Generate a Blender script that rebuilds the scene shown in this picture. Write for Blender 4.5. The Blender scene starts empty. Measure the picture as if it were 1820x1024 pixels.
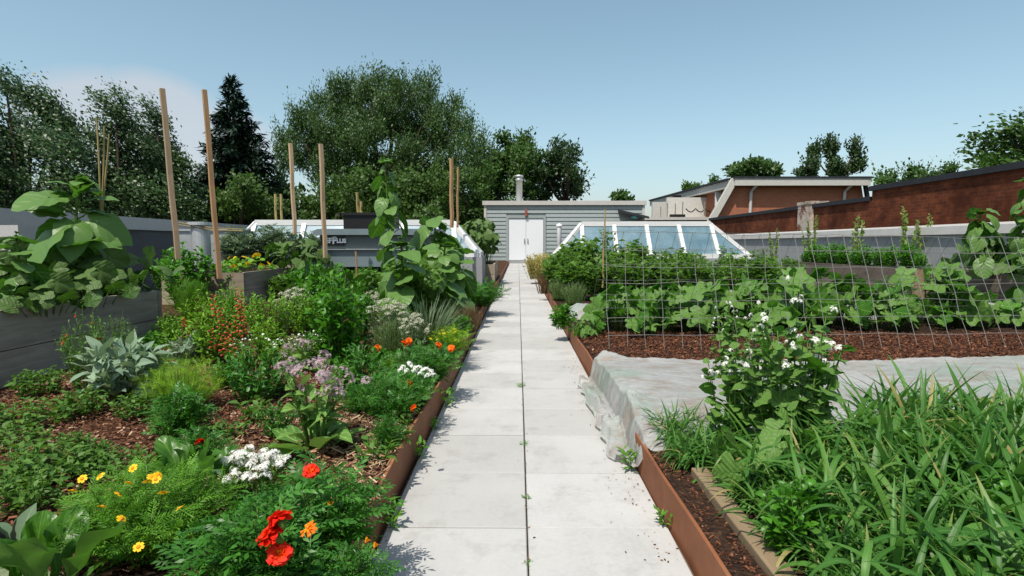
import bpy, math, random
import numpy as np
from mathutils import Vector, Matrix

SC = bpy.context.scene
COL = SC.collection
rng = np.random.default_rng(11)
random.seed(11)
R = math.radians
PI = math.pi

# ------------------------------------------------------------------ camera
F = 1030.0                       # focal length in photo pixels (photo is 1820 wide)
CZ = 0.92
PITCH, YAW = R(4.33), R(0.61)
CAMROT = Matrix.Rotation(YAW, 3, 'Z') @ Matrix.Rotation(PI/2 - PITCH, 3, 'X')
cam_d = bpy.data.cameras.new('camera'); cam = bpy.data.objects.new('camera', cam_d); COL.objects.link(cam)
cam.location = (0, 0, CZ); cam.rotation_euler = CAMROT.to_euler()
cam_d.sensor_width = 36; cam_d.lens = 36*F/1820; cam_d.clip_end = 2000; cam_d.clip_start = .02
SC.camera = cam

def ray(px, py):
    return CAMROT @ Vector(((px-910)/F, -(py-512)/F, -1))
def G(px, py, z=.12):            # measured point of the place at height z
    d = ray(px, py); t = (z-CZ)/d.z
    return Vector((d.x*t, d.y*t, z))
def D(px, py, Y):                # measured point of the place at distance Y
    d = ray(px, py); t = Y/d.y
    return Vector((d.x*t, Y, CZ+d.z*t))

# ------------------------------------------------------------------ mesh builder
class Mb:
    def __init__(s):
        s.V = []; s.A = []; s.Q = []; s.T = []; s.QM = []; s.TM = []; s.n = 0
    def add(s, V, Q=None, A=None, m=0, T=None):
        V = np.asarray(V, float).reshape(-1, 3)
        if A is None: A = np.zeros((len(V), 3))
        s.V.append(V); s.A.append(np.asarray(A, float))
        if Q is not None and len(Q):
            Q = np.asarray(Q, int) + s.n; s.Q.append(Q); s.QM.append(np.full(len(Q), m))
        if T is not None and len(T):
            T = np.asarray(T, int) + s.n; s.T.append(T); s.TM.append(np.full(len(T), m))
        s.n += len(V)
    def box(s, x0, x1, y0, y1, z0, z1, m=0, rnd=0.):
        V = [(x0,y0,z0),(x1,y0,z0),(x1,y1,z0),(x0,y1,z0),(x0,y0,z1),(x1,y0,z1),(x1,y1,z1),(x0,y1,z1)]
        s.add(V, BOXQ, np.full((8,3), rnd), m)
    def obox(s, a, b, w, h, up=(0,0,1), m=0, rnd=0.):
        """bar from a to b, w wide and h high (centred)."""
        a = np.array(a, float); b = np.array(b, float); d = b-a; d /= np.linalg.norm(d)
        u = np.array(up, float); x = np.cross(d, u); x /= np.linalg.norm(x); u = np.cross(x, d)
        V = []
        for p in (a, b):
            for i, j in ((-1,-1),(1,-1),(1,1),(-1,1)): V.append(p + x*i*w/2 + u*j*h/2)
        s.add(V, [(3,2,1,0),(4,5,6,7),(0,1,5,4),(1,2,6,5),(2,3,7,6),(3,0,4,7)], np.full((8,3), rnd), m)
    def tube(s, P, r, n=6, m=0, rnd=0.):
        P = np.asarray(P, float); k = len(P)
        r = np.broadcast_to(np.asarray(r, float), (k,))
        t = np.gradient(P, axis=0); t /= np.linalg.norm(t, axis=1)[:, None]+1e-9
        h = np.array([1,0,0.]) if abs(t[:,0]).mean() < .8 else np.array([0,1,0.])
        x = np.cross(t, h); x /= np.linalg.norm(x, axis=1)[:, None]+1e-9
        y = np.cross(t, x)
        a = np.arange(n)*2*PI/n
        V = P[:,None,:] + r[:,None,None]*(np.cos(a)[None,:,None]*x[:,None,:] + np.sin(a)[None,:,None]*y[:,None,:])
        Q = []
        for i in range(k-1):
            for j in range(n):
                j2 = (j+1) % n; Q.append((i*n+j, i*n+j2, (i+1)*n+j2, (i+1)*n+j))
        V = V.reshape(-1,3)
        A = np.zeros((len(V),3)); A[:,2] = rnd; A[:,1] = np.repeat(np.linspace(0,1,k), n)
        V = np.vstack([V, P[:1], P[-1:]]); A = np.vstack([A, A[:1], A[-1:]])
        T = [(k*n, (j+1)%n, j) for j in range(n)] + [(k*n+1, (k-1)*n+j, (k-1)*n+(j+1)%n) for j in range(n)]
        s.add(V, Q, A, m, T)
    def ring_lathe(s, c, prof, n=24, m=0):
        c = np.array(c, float); a = np.arange(n)*2*PI/n; V = []
        for r, z in prof:
            V.append(np.stack([c[0]+r*np.cos(a), c[1]+r*np.sin(a), np.full(n, c[2]+z)], 1))
        Q = []
        for i in range(len(prof)-1):
            for j in range(n): Q.append((i*n+j, i*n+(j+1)%n, (i+1)*n+(j+1)%n, (i+1)*n+j))
        s.add(np.vstack(V), Q, None, m)
    def mesh(s, name, mats, smooth=True, off=(0,0,0)):
        me = bpy.data.meshes.new(name)
        V = np.vstack(s.V) - np.array(off, float); A = np.vstack(s.A)
        Q = np.vstack(s.Q) if s.Q else np.zeros((0,4), int); T = np.vstack(s.T) if s.T else np.zeros((0,3), int)
        loops = np.concatenate([Q.ravel(), T.ravel()]).astype(np.int32)
        starts = np.concatenate([np.arange(len(Q))*4, len(Q)*4 + np.arange(len(T))*3]).astype(np.int32)
        mi = np.concatenate((s.QM if s.Q else []) + (s.TM if s.T else [])).astype(np.int32)
        me.vertices.add(len(V)); me.vertices.foreach_set('co', V.astype(np.float32).ravel())
        me.loops.add(len(loops)); me.loops.foreach_set('vertex_index', loops)
        me.polygons.add(len(starts)); me.polygons.foreach_set('loop_start', starts)
        me.polygons.foreach_set('material_index', mi)
        me.polygons.foreach_set('use_smooth', np.full(len(starts), smooth))
        at = me.attributes.new('leaf', 'FLOAT_VECTOR', 'POINT'); at.data.foreach_set('vector', A.astype(np.float32).ravel())
        for m in (mats if isinstance(mats, (list, tuple)) else [mats]): me.materials.append(m)
        me.update(calc_edges=True); me.validate()
        return me
BOXQ = [(3,2,1,0),(4,5,6,7),(0,1,5,4),(1,2,6,5),(2,3,7,6),(3,0,4,7)]

def tag(o, label=None, cat=None, group=None, kind=None):
    for k, v in (('label', label), ('category', cat), ('group', group), ('kind', kind)):
        if v: o[k] = v
    return o
def obj(name, me, parent=None, loc=(0,0,0), rot=None, scale=None):
    o = bpy.data.objects.new(name, me); COL.objects.link(o); o.location = loc
    if rot: o.rotation_euler = rot
    if scale is not None: o.scale = (scale,)*3 if not hasattr(scale, '__len__') else scale
    if parent: o.parent = parent
    return o
def thing(name, label, cat, loc=(0,0,0), rz=0, group=None):
    o = bpy.data.objects.new(name, None); COL.objects.link(o); o.location = loc; o.rotation_euler = (0,0,rz)
    o.empty_display_size = .1
    return tag(o, label, cat, group)
def part(name, mb, mats, root, smooth=False, above=None):
    """mb is in world coordinates; root is an unrotated Empty or a part."""
    top = root
    off = Vector(top.location) if top.parent is None else Vector(top.parent.location)
    return obj(name, mb.mesh(name, mats, smooth, off), root)
def single(name, mb, mats, label=None, cat=None, group=None, kind=None, smooth=False, loc=(0,0,0)):
    return tag(obj(name, mb.mesh(name, mats, smooth, loc), None, loc), label, cat, group, kind)
def kids(o): return list(o.children)
def dup(o, parent=None, bare=False):
    c = o.copy(); COL.objects.link(c)
    if parent: c.parent = parent
    for ch in KIDS.get(o.name, []):
        if not (bare and ch.name.startswith('flower')): dup(ch, c)
    return c
KIDS = {}
def index_kids(o):
    ks = [c for c in bpy.data.objects if c.parent == o]; KIDS[o.name] = ks
    for k in ks: index_kids(k)

# ------------------------------------------------------------------ materials
def nt(name):
    m = bpy.data.materials.new(name); m.use_nodes = True
    t = m.node_tree; t.nodes.clear()
    return m, t, t.nodes, t.links
def N(t, typ, **kw):
    n = t.nodes.new(typ)
    for k, v in kw.items():
        if k.startswith('i_'):
            n.inputs[k[2:].replace('_', ' ')].default_value = v
        else: setattr(n, k, v)
    return n
def rgba(c): return (c[0], c[1], c[2], 1)
def mixc(t, fac, a, b, mode='MIX'):
    n = t.nodes.new('ShaderNodeMix'); n.data_type = 'RGBA'; n.blend_type = mode
    for sock, v in ((n.inputs[0], fac), (n.inputs[6], a), (n.inputs[7], b)):
        if isinstance(v, (int, float)): sock.default_value = v
        elif isinstance(v, tuple): sock.default_value = rgba(v)
        else: t.links.new(v, sock)
    return n.outputs[2]
def mth(t, op, a, b=None, clamp=False):
    n = t.nodes.new('ShaderNodeMath'); n.operation = op; n.use_clamp = clamp
    for s, v in zip(n.inputs, (a, b)):
        if v is None: continue
        if isinstance(v, (int, float)): s.default_value = v
        else: t.links.new(v, s)
    return n.outputs[0]
def ramp(t, fac, stops, interp='LINEAR'):
    n = t.nodes.new('ShaderNodeValToRGB'); e = n.color_ramp.elements; n.color_ramp.interpolation = interp
    while len(e) < len(stops): e.new(.5)
    for el, (p, c) in zip(e, stops): el.position = p; el.color = rgba(c)
    t.links.new(fac, n.inputs[0]); return n.outputs[0]
def noise(t, scale, detail=4, vec=None, rough=.55, dist=0.):
    n = t.nodes.new('ShaderNodeTexNoise'); n.inputs['Scale'].default_value = scale; n.inputs['Detail'].default_value = detail
    n.inputs['Roughness'].default_value = rough; n.inputs['Distortion'].default_value = dist
    if vec is not None: t.links.new(vec, n.inputs['Vector'])
    return n.outputs['Fac']
def coords(t, scale=(1,1,1), kind='Object'):
    c = t.nodes.new('ShaderNodeTexCoord'); m = t.nodes.new('ShaderNodeMapping'); m.inputs['Scale'].default_value = scale
    t.links.new(c.outputs[kind], m.inputs['Vector']); return m.outputs[0]
def pbsdf(t, col, rough=.6, spec=.4, metal=0., bump=None, bstr=.3, bdist=.01):
    p = t.nodes.new('ShaderNodeBsdfPrincipled')
    if isinstance(col, tuple): p.inputs['Base Color'].default_value = rgba(col)
    else: t.links.new(col, p.inputs['Base Color'])
    if isinstance(rough, (int, float)): p.inputs['Roughness'].default_value = rough
    else: t.links.new(rough, p.inputs['Roughness'])
    p.inputs['Specular IOR Level'].default_value = spec; p.inputs['Metallic'].default_value = metal
    if bump is not None:
        b = t.nodes.new('ShaderNodeBump'); b.inputs['Strength'].default_value = bstr; b.inputs['Distance'].default_value = bdist
        t.links.new(bump, b.inputs['Height']); t.links.new(b.outputs[0], p.inputs['Normal'])
    return p
def out(t, sh):
    o = t.nodes.new('ShaderNodeOutputMaterial'); t.links.new(sh, o.inputs[0])
def leafattr(t):
    a = t.nodes.new('ShaderNodeAttribute'); a.attribute_name = 'leaf'
    s = t.nodes.new('ShaderNodeSeparateXYZ'); t.links.new(a.outputs['Vector'], s.inputs[0]); return s.outputs

def leafmat(name, dark, light, under=None, vein=None, rough=.45, transl=.28, spec=.45, side=0., noisy=.35, tcol=None, tips=.0):
    m, t, ns, L = nt(name); u, v, r = leafattr(t)
    c = mixc(t, r, dark, light)
    nz = noise(t, 30, 3, coords(t))
    c = mixc(t, mth(t, 'MULTIPLY', nz, noisy), c, tuple(x*.45 for x in dark))
    if vein:
        au = mth(t, 'ABSOLUTE', u)
        mid = mth(t, 'LESS_THAN', au, .05)
        c = mixc(t, mth(t, 'MULTIPLY', mid, .8), c, vein)
        if side:
            w = mth(t, 'SINE', mth(t, 'SUBTRACT', mth(t, 'MULTIPLY', v, side), mth(t, 'MULTIPLY', au, side*.42)))
            w = mth(t, 'POWER', mth(t, 'ABSOLUTE', w), 14)
            c = mixc(t, mth(t, 'MULTIPLY', w, .38), c, vein)
    if under:
        g = ns.new('ShaderNodeNewGeometry'); c = mixc(t, g.outputs['Backfacing'], c, under)
    tip = ns.new('ShaderNodeMath'); tip.operation = 'MULTIPLY'; L.new(mth(t, 'POWER', v, 6), tip.inputs[0]); L.new(mth(t, 'GREATER_THAN', r, .72), tip.inputs[1])
    c = mixc(t, mth(t, 'MULTIPLY', tip.outputs[0], tips, True), c, (.30,.24,.08))
    c = mixc(t, mth(t, 'MULTIPLY', mth(t, 'GREATER_THAN', r, .96), tips, True), c, (.34,.27,.11))
    p = pbsdf(t, c, rough, spec*.62)
    if side:
        b = ns.new('ShaderNodeBump'); b.inputs['Strength'].default_value = .35; b.inputs['Distance'].default_value = .005
        w2 = mth(t, 'SINE', mth(t, 'SUBTRACT', mth(t, 'MULTIPLY', v, side), mth(t, 'MULTIPLY', mth(t, 'ABSOLUTE', u), side*.42)))
        L.new(mth(t, 'ADD', mth(t, 'ABSOLUTE', w2), mth(t, 'MULTIPLY', noise(t, 60, 2, coords(t)), .8)), b.inputs['Height']); L.new(b.outputs[0], p.inputs['Normal'])
    tr = ns.new('ShaderNodeBsdfTranslucent')
    tc = mixc(t, .5, c, tcol or (min(1, light[0]*1.6), min(1, light[1]*1.9), light[2]*.6))
    L.new(tc, tr.inputs[0])
    mx = ns.new('ShaderNodeMixShader'); mx.inputs[0].default_value = transl
    L.new(p.outputs[0], mx.inputs[1]); L.new(tr.outputs[0], mx.inputs[2]); out(t, mx.outputs[0])
    return m
def flowermat(name, stops, rough=.6, transl=.3, use='r'):
    m, t, ns, L = nt(name); u, v, r = leafattr(t)
    c = ramp(t, r if use == 'r' else v, stops)
    p = pbsdf(t, c, rough, .25); tr = ns.new('ShaderNodeBsdfTranslucent'); L.new(c, tr.inputs[0])
    mx = ns.new('ShaderNodeMixShader'); mx.inputs[0].default_value = transl
    L.new(p.outputs[0], mx.inputs[1]); L.new(tr.outputs[0], mx.inputs[2]); out(t, mx.outputs[0]); return m
def plain(name, col, rough=.5, spec=.4, metal=0., var=.15, scale=6, bump=0., stretch=(1,1,1)):
    m, t, ns, L = nt(name); vec = coords(t, stretch)
    n = noise(t, scale, 5, vec); n2 = noise(t, scale*9, 3, vec)
    f = mth(t, 'MULTIPLY', mth(t, 'ADD', n, n2), .5)
    c = ramp(t, f, [(.3, tuple(x*(1-var*1.6) for x in col)), (.7, tuple(min(1, x*(1+var)) for x in col))])
    out(t, pbsdf(t, c, rough, spec, metal, n2 if bump else None, bump).outputs[0]); return m
def woodmat(name, a, b, grain=(1, 12, 12), rough=.8, knots=True, plank=None):
    m, t, ns, L = nt(name); vec = coords(t, grain)
    n = noise(t, 3.0, 6, vec, .65, .6); n2 = noise(t, 14, 4, vec)
    c = ramp(t, n, [(.3, a), (.5, tuple((x+y)/2 for x, y in zip(a, b))), (.72, b)])
    c = mixc(t, mth(t, 'MULTIPLY', n2, .5), c, tuple(x*.55 for x in a))
    st = noise(t, 1.3, 3, coords(t)); c = mixc(t, ramp(t, st, [(.45, (0,0,0)), (.75, (.5,.5,.5))]), c, tuple(x*.5 for x in a))
    u, v, r = leafattr(t)
    hs = ns.new('ShaderNodeHueSaturation'); L.new(c, hs.inputs['Color']); L.new(mth(t, 'ADD', mth(t, 'MULTIPLY', r, .5), .75), hs.inputs['Value'])
    out(t, pbsdf(t, hs.outputs[0], rough, .2, 0, n, .4, .004).outputs[0]); return m
def brickmat(name, c1, c2, mortar, scale=1., stain=.5, axis='x', wornlight=None):
    m, t, ns, L = nt(name)
    c = ns.new('ShaderNodeTexCoord'); s = ns.new('ShaderNodeSeparateXYZ'); L.new(c.outputs['Object'], s.inputs[0])
    cb = ns.new('ShaderNodeCombineXYZ'); L.new(mth(t, 'ADD', s.outputs['X'], s.outputs['Y']), cb.inputs[0]); L.new(s.outputs['Z'], cb.inputs[1])
    b = ns.new('ShaderNodeTexBrick'); L.new(cb.outputs[0], b.inputs['Vector'])
    b.inputs['Scale'].default_value = scale; b.inputs['Brick Width'].default_value = .215; b.inputs['Row Height'].default_value = .075
    b.inputs['Mortar Size'].default_value = .006; b.inputs['Color1'].default_value = rgba(c1); b.inputs['Color2'].default_value = rgba(c2)
    b.inputs['Mortar'].default_value = rgba(mortar); b.inputs['Bias'].default_value = 0
    n = noise(t, .9, 6, cb.outputs[0], .75); n2 = noise(t, 5, 5, cb.outputs[0], .7)
    k = mixc(t, ramp(t, n, [(.38, (0,0,0)), (.62, (stain,)*3)]), b.outputs['Color'], tuple(x*.22 for x in c2))
    k = mixc(t, mth(t, 'MULTIPLY', n2, .55), k, tuple(x*.4 for x in c1))
    if wornlight:
        n3 = noise(t, 2.2, 6, cb.outputs[0], .7); k = mixc(t, ramp(t, n3, [(.42, (0,0,0)), (.55, (.9,)*3)]), k, wornlight)
    out(t, pbsdf(t, k, .9, .15, 0, b.outputs['Fac'], -.4, .01).outputs[0]); return m

M = {}
# foliage (base colours are the real leaf colours)
M['sunflower'] = leafmat('sunflower_leaf', (0.030,0.102,0.011), (0.069,0.178,0.021), (0.111,0.213,0.050), (0.207,0.339,0.077), .42, .3, .5, 13)
M['cucumber'] = leafmat('cucumber_leaf', (0.037,0.134,0.013), (0.084,0.221,0.025), (0.109,0.213,0.043), (0.166,0.300,0.057), .5, .3, .4, 11)
M['squash'] = leafmat('squash_leaf', (0.018,0.058,0.007), (0.054,0.131,0.021), (0.079,0.137,0.035), (0.120,0.206,0.052), .5, .22, .4, 11)
M['basil'] = leafmat('basil_leaf', (0.035,0.142,0.009), (0.088,0.262,0.020), None, (0.116,0.283,0.041), .38, .3, .5)
M['bright'] = leafmat('bright_herb_leaf', (0.085,0.218,0.012), (0.192,0.389,0.030), None, None, .5, .3, .4)
M['marigold'] = leafmat('marigold_leaf', (0.026,0.111,0.011), (0.068,0.223,0.026), None, None, .42, .25, .5)
M['signet'] = leafmat('signet_marigold_leaf', (0.061,0.186,0.012), (0.142,0.321,0.029), None, None, .5, .3, .4)
M['lime'] = leafmat('lime_mound_leaf', (0.139,0.291,0.012), (0.277,0.461,0.038), None, None, .5, .3, .35)
M['sage'] = leafmat('sage_leaf', (0.118,0.194,0.123), (0.259,0.354,0.234), (0.280,0.364,0.265), (0.324,0.411,0.306), .8, .15, .2, 20)
M['purple'] = leafmat('purple_sage_leaf', (0.036,0.027,0.034), (0.086,0.068,0.068), (0.101,0.099,0.088), None, .7, .15, .3)
M['greysage'] = leafmat('grey_sage_leaf', (0.065,0.118,0.062), (0.150,0.217,0.124), (0.187,0.247,0.177), (0.187,0.257,0.159), .75, .15, .2)
M['chard'] = leafmat('broad_leaf', (0.026,0.097,0.007), (0.063,0.178,0.016), (0.093,0.178,0.038), (0.121,0.226,0.041), .35, .3, .5, 11)
M['paleleaf'] = leafmat('pale_leaf', (0.158,0.205,0.095), (0.302,0.350,0.190), (0.216,0.258,0.136), (0.360,0.395,0.245), .6, .2, .3, 14, .4)
M['groundcover'] = leafmat('ground_cover_leaf', (0.039,0.111,0.015), (0.116,0.233,0.036), None, (0.142,0.242,0.051), .5, .28, .4)
M['borage'] = leafmat('borage_leaf', (0.068,0.172,0.031), (0.173,0.316,0.067), (0.231,0.354,0.106), (0.276,0.434,0.114), .65, .2, .3, 11)
M['fennel'] = leafmat('fennel_leaf', (0.052,0.152,0.006), (0.116,0.273,0.015), None, None, .5, .3, .4)
M['bean'] = leafmat('bean_leaf', (0.043,0.116,0.010), (0.108,0.223,0.025), (0.125,0.223,0.045), (0.156,0.267,0.055), .45, .3, .45)
M['oat'] = leafmat('oat_blade', (0.031,0.113,0.014), (0.101,0.239,0.042), (0.107,0.239,0.056), (0.132,0.268,0.067), .45, .28, .45, tips=.8)
M['greygrass'] = leafmat('grey_grass_blade', (0.065,0.106,0.054), (0.144,0.198,0.109), None, None, .6, .2, .3)
M['dry'] = leafmat('dry_plant', (0.280,0.228,0.061), (0.540,0.479,0.204), None, None, .8, .2, .2)
M['heather'] = leafmat('heather_plant', (0.072,0.057,0.034), (0.158,0.114,0.082), None, None, .8, .2, .2)
M['lavender'] = leafmat('lavender_leaf', (0.094,0.137,0.068), (0.187,0.236,0.143), None, None, .8, .2, .2)
M['raspberry'] = leafmat('cane_leaf', (0.104,0.197,0.031), (0.276,0.393,0.086), (0.287,0.393,0.133), None, .5, .3, .4)
M['stem'] = leafmat('green_stem', (0.058,0.122,0.016), (0.116,0.209,0.038), None, None, .6, .0, .3)
M['stem_red'] = leafmat('red_stem', (0.087,0.044,0.011), (0.116,0.070,0.016), None, None, .6, .0, .3)
M['cane'] = plain('woody_cane', (.14,.08,.05), .8)
# trees
M['poplar'] = leafmat('poplar_leaf', (0.016,0.045,0.008), (0.052,0.110,0.025), (.095,.135,.075), None, .4, .2, .5)
M['willow'] = leafmat('willow_leaf', (0.021,0.053,0.009), (0.064,0.131,0.025), (0.096,0.169,0.058), None, .45, .22, .45)
M['maple'] = leafmat('maple_leaf', (0.020,0.054,0.009), (0.069,0.145,0.021), None, None, .5, .22, .4)
M['bushy'] = leafmat('shrub_leaf', (0.029,0.069,0.009), (0.076,0.145,0.026), None, None, .5, .25, .4)
M['darktree'] = leafmat('dark_tree_leaf', (0.014,0.037,0.010), (0.046,0.091,0.022), None, None, .5, .15, .4)
M['spruce'] = leafmat('spruce_needle', (0.007,0.022,0.014), (0.023,0.051,0.030), None, None, .6, .05, .3)
M['bark'] = plain('bark', (.06,.045,.035), .95, .1, bump=.5, scale=8)
# flowers
M['f_red'] = flowermat('red_marigold_petal', [(0,(.75,.014,.003)),(.5,(.85,.05,.004)),(.9,(.95,.30,.01))])
M['f_orange'] = flowermat('orange_marigold_petal', [(0,(.85,.11,.004)),(1,(.95,.32,.01))])
M['f_yellow'] = flowermat('yellow_petal', [(0,(.9,.55,.015)),(1,(.85,.30,.01))])
M['f_lemon'] = flowermat('lemon_petal', [(0,(.75,.62,.03)),(1,(.9,.6,.02))])
M['f_white'] = flowermat('white_petal', [(0,(.78,.78,.76)),(1,(.86,.84,.76))])
M['f_cream'] = flowermat('cream_petal', [(0,(.36,.40,.26)),(1,(.60,.58,.46))])
M['f_lilac'] = flowermat('lilac_petal', [(0,(.36,.24,.25)),(.55,(.46,.34,.35)),(.85,(.46,.36,.42)),(1,(.36,.34,.52))])
M['f_scarlet'] = flowermat('scarlet_petal', [(0,(.62,.03,.012)),(1,(.8,.13,.05))])
M['f_coral'] = flowermat('coral_petal', [(0,(.55,.06,.03)),(1,(.78,.22,.12))])
M['f_pink'] = flowermat('pink_petal', [(0,(.6,.16,.2)),(1,(.75,.35,.35))])

# ------------------------------------------------------------------ leaf templates
def strip(prof, nl=6, nw=2, fold=.25, droop=.5, a0=.0, wave=0., wk=9., twist=0.):
    """a leaf along +y from 0 to ~1; prof(t) is the half width."""
    n = nw if nw % 2 == 0 else nw
    ts = np.linspace(0, 1, nl+1); y = z = 0.; V = []; UV = []
    ph = rng.uniform(0, 6)
    for i, t in enumerate(ts):
        a = a0 - droop*t
        if i: y += math.cos(a)/nl; z += math.sin(a)/nl
        w = prof(t)
        for j in range(nw+1):
            s = -1 + 2*j/nw if nw else 0
            zz = fold*abs(s)*w + wave*math.sin(wk*t+ph+(2 if s > 0 else 0))*abs(s)*w
            tw = twist*t
            xx = s*w
            V.append((xx*math.cos(tw)-zz*math.sin(tw)*0, y - math.sin(a)*zz*0, z+zz+xx*math.sin(tw))); UV.append((s, t))
    Q = [(i*(nw+1)+j, i*(nw+1)+j+1, (i+1)*(nw+1)+j+1, (i+1)*(nw+1)+j) for i in range(nl) for j in range(nw)]
    return np.array(V), np.array(Q), np.array(UV)
def polar(rf, na=24, cup=.15, droop=.3, ripple=.05, rk=7, rings=(.06,.5,1.)):
    """a lobed leaf; the stalk joins at the origin and the tip points to +y."""
    V = []; UV = []; th = np.linspace(-PI, PI, na+1); ph = rng.uniform(0, 6)
    for k in rings:
        for a in th:
            r = rf(a)*k; x = r*math.sin(a); y = r*math.cos(a)
            z = cup*abs(x)*(1-.5*k) - droop*(x*x*.6+max(y,0)**2) + ripple*math.sin(rk*a+ph)*k*k
            V.append((x, y, z)); UV.append((x*2, y))
    n = na+1
    Q = [(i*n+j, (i+1)*n+j, (i+1)*n+j+1, i*n+j+1) for i in range(len(rings)-1) for j in range(na)]
    return np.array(V), np.array(Q), np.array(UV)
def join(Ts):
    V = []; Q = []; U = []; n = 0
    for v, q, u in Ts: V.append(v); Q.append(q+n); U.append(u); n += len(v)
    return np.vstack(V), np.vstack(Q), np.vstack(U)
def xf(T, s=1, rz=0, rx=0, loc=(0,0,0), sx=1):
    v, q, u = T; v = v*np.array([s*sx, s, s])
    c, d = math.cos(rx), math.sin(rx); v = np.stack([v[:,0], v[:,1]*c-v[:,2]*d, v[:,1]*d+v[:,2]*c], 1)
    c, d = math.cos(rz), math.sin(rz); v = np.stack([v[:,0]*c-v[:,1]*d, v[:,0]*d+v[:,1]*c, v[:,2]], 1)
    return v+np.array(loc), q, u
lance = lambda w, p=.45: (lambda t: w*(max(0, math.sin(PI*min(1, max(0, t))**(.75)))**.9)+.004)
ovate = lambda w: (lambda t: w*math.sin(PI*t**.62)**.85 + .003 if 0 < t < 1 else .004)
spat = lambda w: (lambda t: w*(.22+.78*math.sin(PI*min(1,max(0,(t-.25)/.75))**1.0)**.8 if t > .25 else .22)+.002)
blade = lambda w: (lambda t: w*(1-t**2.2)*min(1, .55+t*2)+.0005)
petal = lambda w: (lambda t: w*(.25+.75*t**.7)*(1 if t < .8 else 1-(t-.8)*1.5))
TL = {}
TL['ovate'] = [strip(ovate(.30), 5, 2, .35, d, .2, .15) for d in (.3,.8,1.2)]
TL['ovate_s'] = [strip(ovate(.28), 3, 2, .3, d, .1) for d in (.3,.8)]
TL['lance'] = [strip(lance(.15), 5, 2, .3, d, .2) for d in (.3,.8,1.3)]
TL['lance_s'] = [strip(lance(.16), 3, 2, .3, d, .1) for d in (.2,.8)]
TL['spat'] = [strip(spat(.26), 7, 4, .25, d, .35, .25) for d in (.5,1.0,1.5)]
TL['chard'] = [strip(spat(.25), 10, 4, .3, d, .25, .35, 14) for d in (.25,.6,1.1)]
TL['sagel'] = [strip(ovate(.22), 6, 2, .35, d, .3, .2) for d in (.4,.9,1.5)]
TL['blade'] = [strip(blade(.030), 9, 2, .5, d, .1, 0, 9, tw) for d, tw in ((.5,.3),(1.1,-.5),(1.8,.6),(2.5,-.3),(3.0,.9))]
TL['thin'] = [strip(blade(.012), 5, 1, 0, d, .0) for d in (.2,.6,1.1)]
TL['needle'] = [strip(lance(.10), 2, 1, 0, d, .0) for d in (.1,.5)]
def lobed(n, depth, tooth=0., base=.55, k=1.0):
    def rf(a):
        b = abs(a)/PI
        r = 1.0-.35*b + depth*abs(math.cos(a*n/2))**1.5 - depth*.6
        if b > .86: r *= 1-(b-.86)/.14*(1-base*.45)
        return max(.08, (r + tooth*math.sin(a*23)))*k
    return rf
def heart(sh=1., tooth=.0):
    def rf(a):
        b = abs(a)/PI
        r = .46 + .54*max(0, 1-b*2.0)**1.5 + .1*math.sin(PI*min(1, b*1.15))
        if b > .84: r *= 1-(b-.84)/.16*.55
        return (r + tooth*math.sin(a*21))*sh
    return rf
TL['cuc'] = [polar(lobed(5,.36,.045), 34, c, d, .06) for c, d in ((.25,.25),(.1,.5),(.35,.1))]
TL['heart'] = [polar(heart(1,.02), 28, c, d, .035) for c, d in ((.3,.35),(.15,.7),(.35,.9),(.2,.2))]
TL['squash'] = [polar(lobed(5,.14,.03), 24, c, d, .06) for c, d in ((.3,.2),(.15,.45),(.4,.3))]
TL['buck'] = [polar(heart(1), 14, c, d, .04, 5, (.06,1.)) for c, d in ((.3,.3),(.15,.6))]
TL['round'] = [polar(lambda a: .9+.05*math.sin(5*a), 14, -.05, -.15, .03, 5, (.06,1.))]
TL['trif'] = [join([xf(strip(ovate(.32), 4, 2, .25, .6, .1), .62, 0, 0, (0,.4,0)), xf(strip(ovate(.32), 4, 2, .25, .6, .1), .55, 1.25, 0, (0,.34,0)), xf(strip(ovate(.32), 4, 2, .25, .6, .1), .55, -1.25, 0, (0,.34,0)), strip(lambda t: .012, 2, 1, 0, 0)])]
def pinnate(np_=5, lw=.16, ll=.42, arch=.5, seg=2):
    Ts = [strip(lambda t: .014, 3, 1, 0, arch)]
    lf = strip(lance(lw), seg, 2 if seg > 2 else 1, .25, .5)
    for i in range(np_):
        t = .22 + .72*i/(np_-1); y = t*(1-.08*arch*t); z = -arch*t*t*.5
        for s in (-1, 1):
            Ts.append(xf(lf, ll*(1-.35*abs(t-.5)*2), s*rng.uniform(.75,1.1), rng.uniform(-.1,.35), (0, y, z)))
    Ts.append(xf(lf, ll*.9, 0, -.3, (0, .97, -arch*.5)))
    return join(Ts)
TL['mari'] = [pinnate(5, .17, .40, a) for a in (.2,.6,1.0)]
TL['fern'] = [pinnate(6, .10, .36, a, 2) for a in (.2,.7)]
TL['tomato'] = [pinnate(4, .26, .42, a, 3) for a in (.4,.9)]
def feather():
    Ts = []
    for i in range(26):
        y = rng.uniform(.2, 1); s = rng.choice([-1, 1])
        Ts.append(xf(strip(lambda t: .012*(1-t)+.002, 2, 1, 0, .5), rng.uniform(.2,.45), s*rng.uniform(.3,1.2), rng.uniform(-.4,.7), (0, y*.8, 0)))
    Ts.append(strip(lambda t: .012, 3, 1, 0, .4)); return join(Ts)
TL['feather'] = [feather() for _ in range(3)]

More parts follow.
